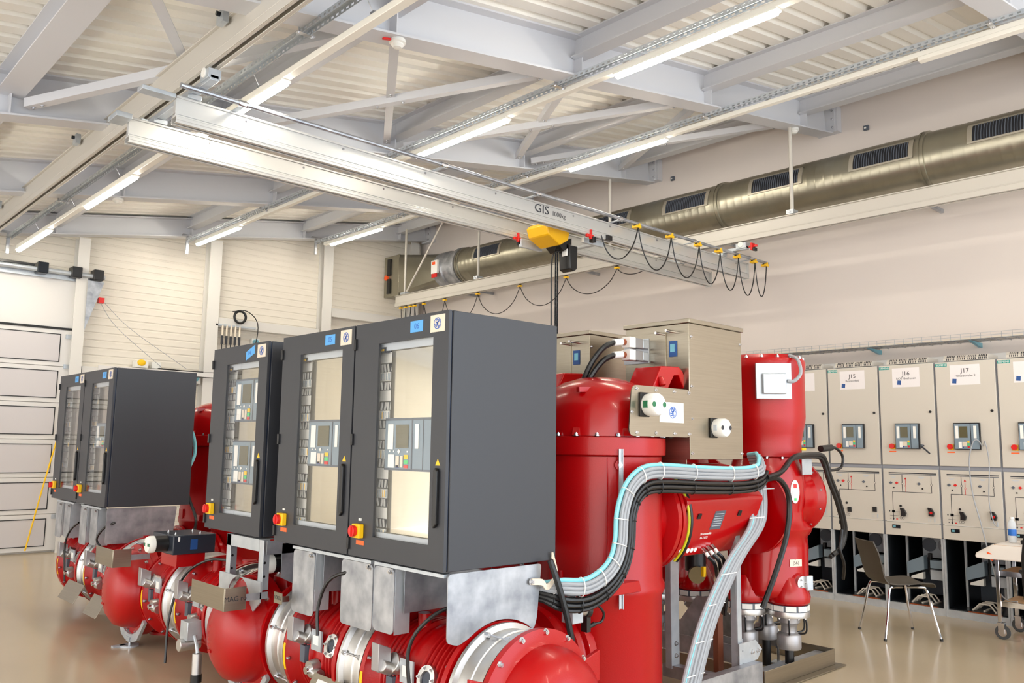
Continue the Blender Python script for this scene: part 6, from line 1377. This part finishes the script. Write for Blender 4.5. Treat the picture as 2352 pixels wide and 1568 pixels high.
# wire-mesh tray and blue brackets above the switchgear
t = T('mesh_cable_tray', 'long wire-mesh cable tray on the right wall above the switchgear panels', 'cable tray', (9.75, 3.5, 2.82))
mb = MB(); TX, TZ = 9.62, 2.80
for z in (0.0, 0.03, 0.06): mb.box(TX, TX + 0.004, 0.5, 9.0, TZ + z, TZ + z + 0.004, 'galvanised')
for x in (0.1, 0.2, 0.3): mb.box(TX + x, TX + x + 0.004, 0.5, 9.0, TZ, TZ + 0.004, 'galvanised')
y = 0.5
while y < 9: mb.box(TX, TX + 0.004, y, y + 0.004, TZ, TZ + 0.064, 'galvanised'); mb.box(TX, TX + 0.32, y, y + 0.004, TZ - 0.004, TZ, 'galvanised'); y += 0.1
t.part('wire_mesh', mb)
mb = MB(); mb.box(TX + 0.03, TX + 0.3, 0.5, 9.0, TZ + 0.005, TZ + 0.02, 'cream_plate'); t.part('cables_inside', mb)
for y in (0.9, 2.02, 3.1, 4.2, 5.3, 6.4, 7.5, 8.6):
    mb = MB(); mb.prism([(0.0, -0.01), (0.36, -0.01), (0.36, -0.06), (0.3, -0.06)], (TX, y, TZ), X3, Z3, Y3 * 0.03, 'support_blue'); t.part('bracket', mb)
mb = MB(); mb.box(9.86, 9.998, 0.5, 9.0, 2.56, 2.66, 'door_white'); single('wall_trunking', mb, 'white wall trunking between the mesh tray and the tops of the switchgear', 'trunking', bev=0.004)

# ================================================================== CHAIR, TROLLEY, OFFICE CHAIR
def chair():
    t = T('side_chair', 'dark brown shell chair with chrome legs standing before the switchgear', 'chair', (7.68, 3.18, 0))
    a = math.atan2(-0.32, 0.38); u = Vector((math.cos(a), math.sin(a), 0)); v = Vector((-u.y, u.x, 0)); c = Vector((7.68, 3.18, 0))
    P_ = lambda x, y, z: c + u * x + v * y + Z3 * z
    # seat and back shell: one swept sheet
    prof = [(0.25, 0.425), (0.22, 0.455), (0.14, 0.462), (0.0, 0.452), (-0.12, 0.45), (-0.18, 0.47), (-0.215, 0.52), (-0.235, 0.6), (-0.265, 0.72), (-0.30, 0.82)]
    wd = [0.185, 0.2, 0.205, 0.205, 0.2, 0.19, 0.18, 0.185, 0.19, 0.17]
    mb = MB(); vs = []; n = 8
    pr = catmull([Vector((p[0], 0, p[1])) for p in prof], 3); ww = [wd[min(int(i / 3), 9)] + (wd[min(int(i / 3) + 1, 9)] - wd[min(int(i / 3), 9)]) * (i % 3) / 3 for i in range(len(pr))]
    for lay_ in (0, 1):
        for i, p in enumerate(pr):
            d = (pr[min(i + 1, len(pr) - 1)] - pr[max(i - 1, 0)]).normalized(); nn = Vector((d.z, 0, -d.x))
            for k in range(n + 1):
                s_ = -1 + 2 * k / n; cup = 0.018 * s_ * s_
                q = p - nn * (0.01 * lay_) + (-nn if False else nn) * 0 + Vector((0.0, 0, cup if i < 15 else 0)) + (Vector((cup, 0, 0)) if i >= 15 else Vector())
                vs.append(P_(q.x, s_ * ww[i], q.z))
    m_ = len(pr) * (n + 1); fs = []
    for i in range(len(pr) - 1):
        for k in range(n):
            a0 = i * (n + 1) + k; b0 = a0 + 1; c0_ = a0 + n + 2; d0 = a0 + n + 1
            fs.append((a0, b0, c0_, d0)); fs.append((m_ + d0, m_ + c0_, m_ + b0, m_ + a0))
    for i in range(len(pr) - 1):
        for k in (0, n):
            a0 = i * (n + 1) + k; d0 = a0 + n + 1; fs.append((a0, d0, m_ + d0, m_ + a0))
    for k in range(n):
        for i in (0, len(pr) - 1):
            a0 = i * (n + 1) + k; fs.append((a0, a0 + 1, m_ + a0 + 1, m_ + a0))
    mb.add(vs, fs, 'chair_shell'); t.part('seat_shell', mb, sharp=60)
    for sx, sy in ((1, 1), (1, -1), (-1, 1), (-1, -1)):
        mb = MB(); mb.tube([P_(sx * 0.02, sy * 0.12, 0.43), P_(sx * 0.12, sy * 0.165, 0.435), P_(sx * 0.165, sy * 0.18, 0.41), P_(sx * 0.20, sy * 0.205, 0.22), P_(sx * 0.245, sy * 0.232, 0.008)], 0.011, 'chrome', sub=4); l = t.part('leg', mb)
        mb = MB(); mb.cyl(P_(sx * 0.2465, sy * 0.2325, 0.0), P_(sx * 0.245, sy * 0.232, 0.02), 0.014, 'black_plastic', n=12); t.part('foot_cap', mb, l)
chair()
t = T('trolley', 'wheeled trolley with wooden shelves and a white cloth top at the right edge', 'trolley', (8.4, 2.1, 0))
TY0, TY1, TX0, TX1 = 1.5, 2.55, 8.22, 8.68
for x in (TX0, TX1):
    for y in (TY0, TY1 - 0.03):
        mb = MB(); mb.box(x - 0.015, x + 0.015, y, y + 0.03, 0.14, 0.78, 'chrome'); l = t.part('leg', mb, bev=0.003)
        mb = MB(); mb.cyl((x - 0.012, y, 0.06), (x + 0.012, y, 0.06), 0.06, 'rubber', n=24); mb.cyl((x - 0.014, y, 0.06), (x + 0.014, y, 0.06), 0.035, 'chrome', n=20); mb.box(x - 0.022, x - 0.016, y - 0.02, y + 0.03, 0.05, 0.14, 'chrome'); mb.box(x + 0.016, x + 0.022, y - 0.02, y + 0.03, 0.05, 0.14, 'chrome'); mb.box(x - 0.03, x + 0.03, y - 0.02, y + 0.035, 0.13, 0.14, 'chrome'); t.part('caster', mb, l)
for z in (0.30, 0.56):
    mb = MB(); mb.box(TX0 + .02, TX1 - .02, TY0 + .0, TY1 - 0.03, z, z + 0.018, 'wood_shelf'); mb.box(TX0 - 0.0, TX0 + 0.018, TY0, TY1 - 0.03, z - 0.025, z + 0.019, 'chrome'); t.part('shelf', mb)
mb = MB(); mb.box(TX0 - 0.01, TX1 + 0.01, TY0, TY1, 0.781, 0.80, 'wood_shelf'); t.part('top_board', mb)
mb = MB(); n = 20; vs = []; fs = []
prof = [(-0.10, 0.68), (-0.07, 0.72), (-0.035, 0.775), (-0.015, 0.803), (0.1, 0.806), (0.5, 0.806), (0.52, 0.78), (0.53, 0.7)]
ys = [TY1 + 0.13, TY1 + 0.09, TY1 + 0.03, TY1 + 0.005, TY1 - 0.1, 2.0, TY0]; yz = [0.72, 0.75, 0.79, 0.806, 0.806, 0.806, 0.806]
for j, y in enumerate(ys):
    for i, (dx, z) in enumerate(prof): vs.append((TX0 + dx, y, min(z, yz[j]) + 0.004 * math.sin(3 * i + 2 * j)))
for j in range(len(ys) - 1):
    for i in range(len(prof) - 1): a0 = j * len(prof) + i; fs.append((a0, a0 + 1, a0 + 1 + len(prof), a0 + len(prof)))
mb.add(vs, fs, 'white_cloth'); o = single('table_cloth', mb, 'white cloth lying over the trolley top with a drooping corner', 'cloth', sharp=80)
s_ = o.modifiers.new('sub', 'SUBSURF'); s_.levels = 2; s_.render_levels = 2; s_ = o.modifiers.new('thick', 'SOLIDIFY'); s_.thickness = 0.003
mb = MB(); mb.prism([(0, 0), (0.05, -0.02), (0.04, -0.08), (0.0, -0.05)], (TX0 - 0.075, 2.59, 0.74), -Y3, Z3, X3 * 0.03, 'orange_clip'); single('orange_clip', mb, 'small orange clip on the corner of the white cloth', 'clip', bev=0.005)
t = T('water_bottle', 'clear plastic water bottle with a blue label on the trolley', 'bottle', (8.42, 2.46, 0.812))
mb = MB(); mb.lathe((8.42, 2.46, 0.812), Z3, [(0.0, 0), (0.03, 0.0), (0.033, 0.01), (0.033, 0.05), (0.031, 0.055), (0.031, 0.125), (0.033, 0.13), (0.032, 0.16), (0.024, 0.185), (0.013, 0.2), (0.013, 0.212)], 'bottle_plastic', 24); t.part('bottle_body', mb)
mb = MB(); mb.lathe((8.42, 2.46, 0.812), Z3, [(0.0315, 0.06), (0.0335, 0.06), (0.0335, 0.115), (0.0315, 0.115)], 'bottle_label', 24); t.part('label', mb)
mb = MB(); mb.cyl((8.42, 2.46, 1.015), (8.42, 2.46, 1.033), 0.016, 'white_plastic'); t.part('cap', mb)
mb = MB(); mb.box(8.3, 8.5, 2.1, 2.37, 0.812, 0.85, 'black_fabric'); mb.box(8.32, 8.45, 2.1, 2.28, 0.85, 0.9, 'black_fabric'); single('black_case', mb, 'soft black case on the trolley beside the water bottle', 'case', bev=0.015)
# grey data cable from the J17 relay to the trolley
mb = MB(); mb.tube([(8.85, 2.80, 1.66), (8.8, 2.83, 1.72), (8.79, 2.87, 1.68), (8.80, 2.91, 1.5), (8.82, 2.90, 1.2), (8.80, 2.84, 0.95), (8.7, 2.76, 0.72), (8.55, 2.66, 0.5), (8.4, 2.58, 0.36), (8.3, 2.48, 0.32), (8.24, 2.4, 0.33)], 0.006, 'grey_cable'); single('data_cable', mb, 'thin pale cable hanging from the J17 relay down to the trolley shelf', 'cable')
mb = MB(); mb.tube([(8.85, 2.79, 1.66), (8.8, 2.76, 1.7), (8.82, 2.74, 1.5), (8.82, 2.76, 1.15), (8.85, 2.74, 0.95), (8.86, 2.71, 0.90)], 0.005, 'grey_cable'); single('data_cable', mb, 'second thin pale cable hanging before the J17 mimic panel', 'cable')
mb = MB(); mb.tube([(8.84, 3.34, 1.66), (8.79, 3.345, 1.655), (8.8, 3.31, 1.62), (8.83, 3.28, 1.58)], 0.008, 'ink'); mb.cyl((8.79, 3.34, 1.65), (8.84, 3.36, 1.66), 0.014, 'relay_dark', n=10); single('short_plug_lead', mb, 'short dark plug lead sticking out of the J16 relay', 'plug')
# office chair
t = T('office_chair', 'black upholstered office chair cut off by the right edge of the picture', 'chair', (7.75, 1.95, 0))
oc = Vector((7.75, 1.92, 0))
mb = MB(); mb.prism(rounded([(-0.23, 0.55), (0.23, 0.55), (0.25, 0.75), (0.21, 1.0), (-0.21, 1.0), (-0.25, 0.75)], 0.08, 5), oc + Vector((-0.25, 0, 0)), Vector((0.2, 0.98, 0)), Z3, X3 * 0.07, 'black_fabric'); t.part('backrest', mb, bev=0.02)
mb = MB(); mb.prism(rounded([(-0.24, -0.24), (0.24, -0.24), (0.24, 0.24), (-0.24, 0.24)], 0.08, 5), oc + Z3 * 0.44, X3, Y3, Z3 * 0.08, 'black_fabric'); t.part('seat', mb, bev=0.02)
mb = MB(); mb.tube([oc + Vector((-0.25, 0, 0.62)), oc + Vector((-0.31, 0, 0.5)), oc + Vector((-0.15, 0, 0.41)), oc + Vector((0, 0, 0.41))], 0.02, 'black_plastic'); t.part('back_bar', mb)
mb = MB(); mb.cyl(oc + Z3 * 0.09, oc + Z3 * 0.43, 0.028, 'black_plastic'); t.part('gas_column', mb)
for sy in (-1, 1):
    mb = MB(); mb.tube([oc + Vector((0.0, sy * 0.2, 0.43)), oc + Vector((0.0, sy * 0.27, 0.48)), oc + Vector((0.0, sy * 0.28, 0.63)), oc + Vector((-0.1, sy * 0.27, 0.66)), oc + Vector((0.12, sy * 0.27, 0.66))], 0.016, 'black_plastic'); t.part('armrest', mb)
for k in range(5):
    a = 2 * PI * k / 5 + 0.3; u = Vector((math.cos(a), math.sin(a), 0)); mb = MB(); mb.bar(oc + Z3 * 0.11, oc + u * 0.27 + Z3 * 0.075, 0.04, 0.025, 'black_plastic'); l = t.part('leg', mb, bev=0.004)
    mb = MB(); w_ = Vector((-u.y, u.x, 0)); mb.cyl(oc + u * 0.27 + Z3 * 0.028 - w_ * 0.02, oc + u * 0.27 + Z3 * 0.028 + w_ * 0.02, 0.028, 'red_plastic' if k == 1 else 'black_plastic'); mb.cyl(oc + u * 0.27 + Z3 * 0.04, oc + u * 0.27 + Z3 * 0.08, 0.01, 'black_plastic', n=8); t.part('caster', mb, l)

mb = MB(); mb.box(2.36, 2.364, 4.38, 4.47, 0.70, 0.76, 'stainless'); mb.text('TOKU', 0.032, (2.3595, 4.43, 0.73), -Y3, Z3, 'ink', ext=0.0004); mb.box(2.364, 2.44, 4.44, 4.45, 0.70, 0.73, 'stainless')
single('tag_plate', mb, 'small stamped tag plate beside the hanging flap, right of the near red T-vessel', 'tag')
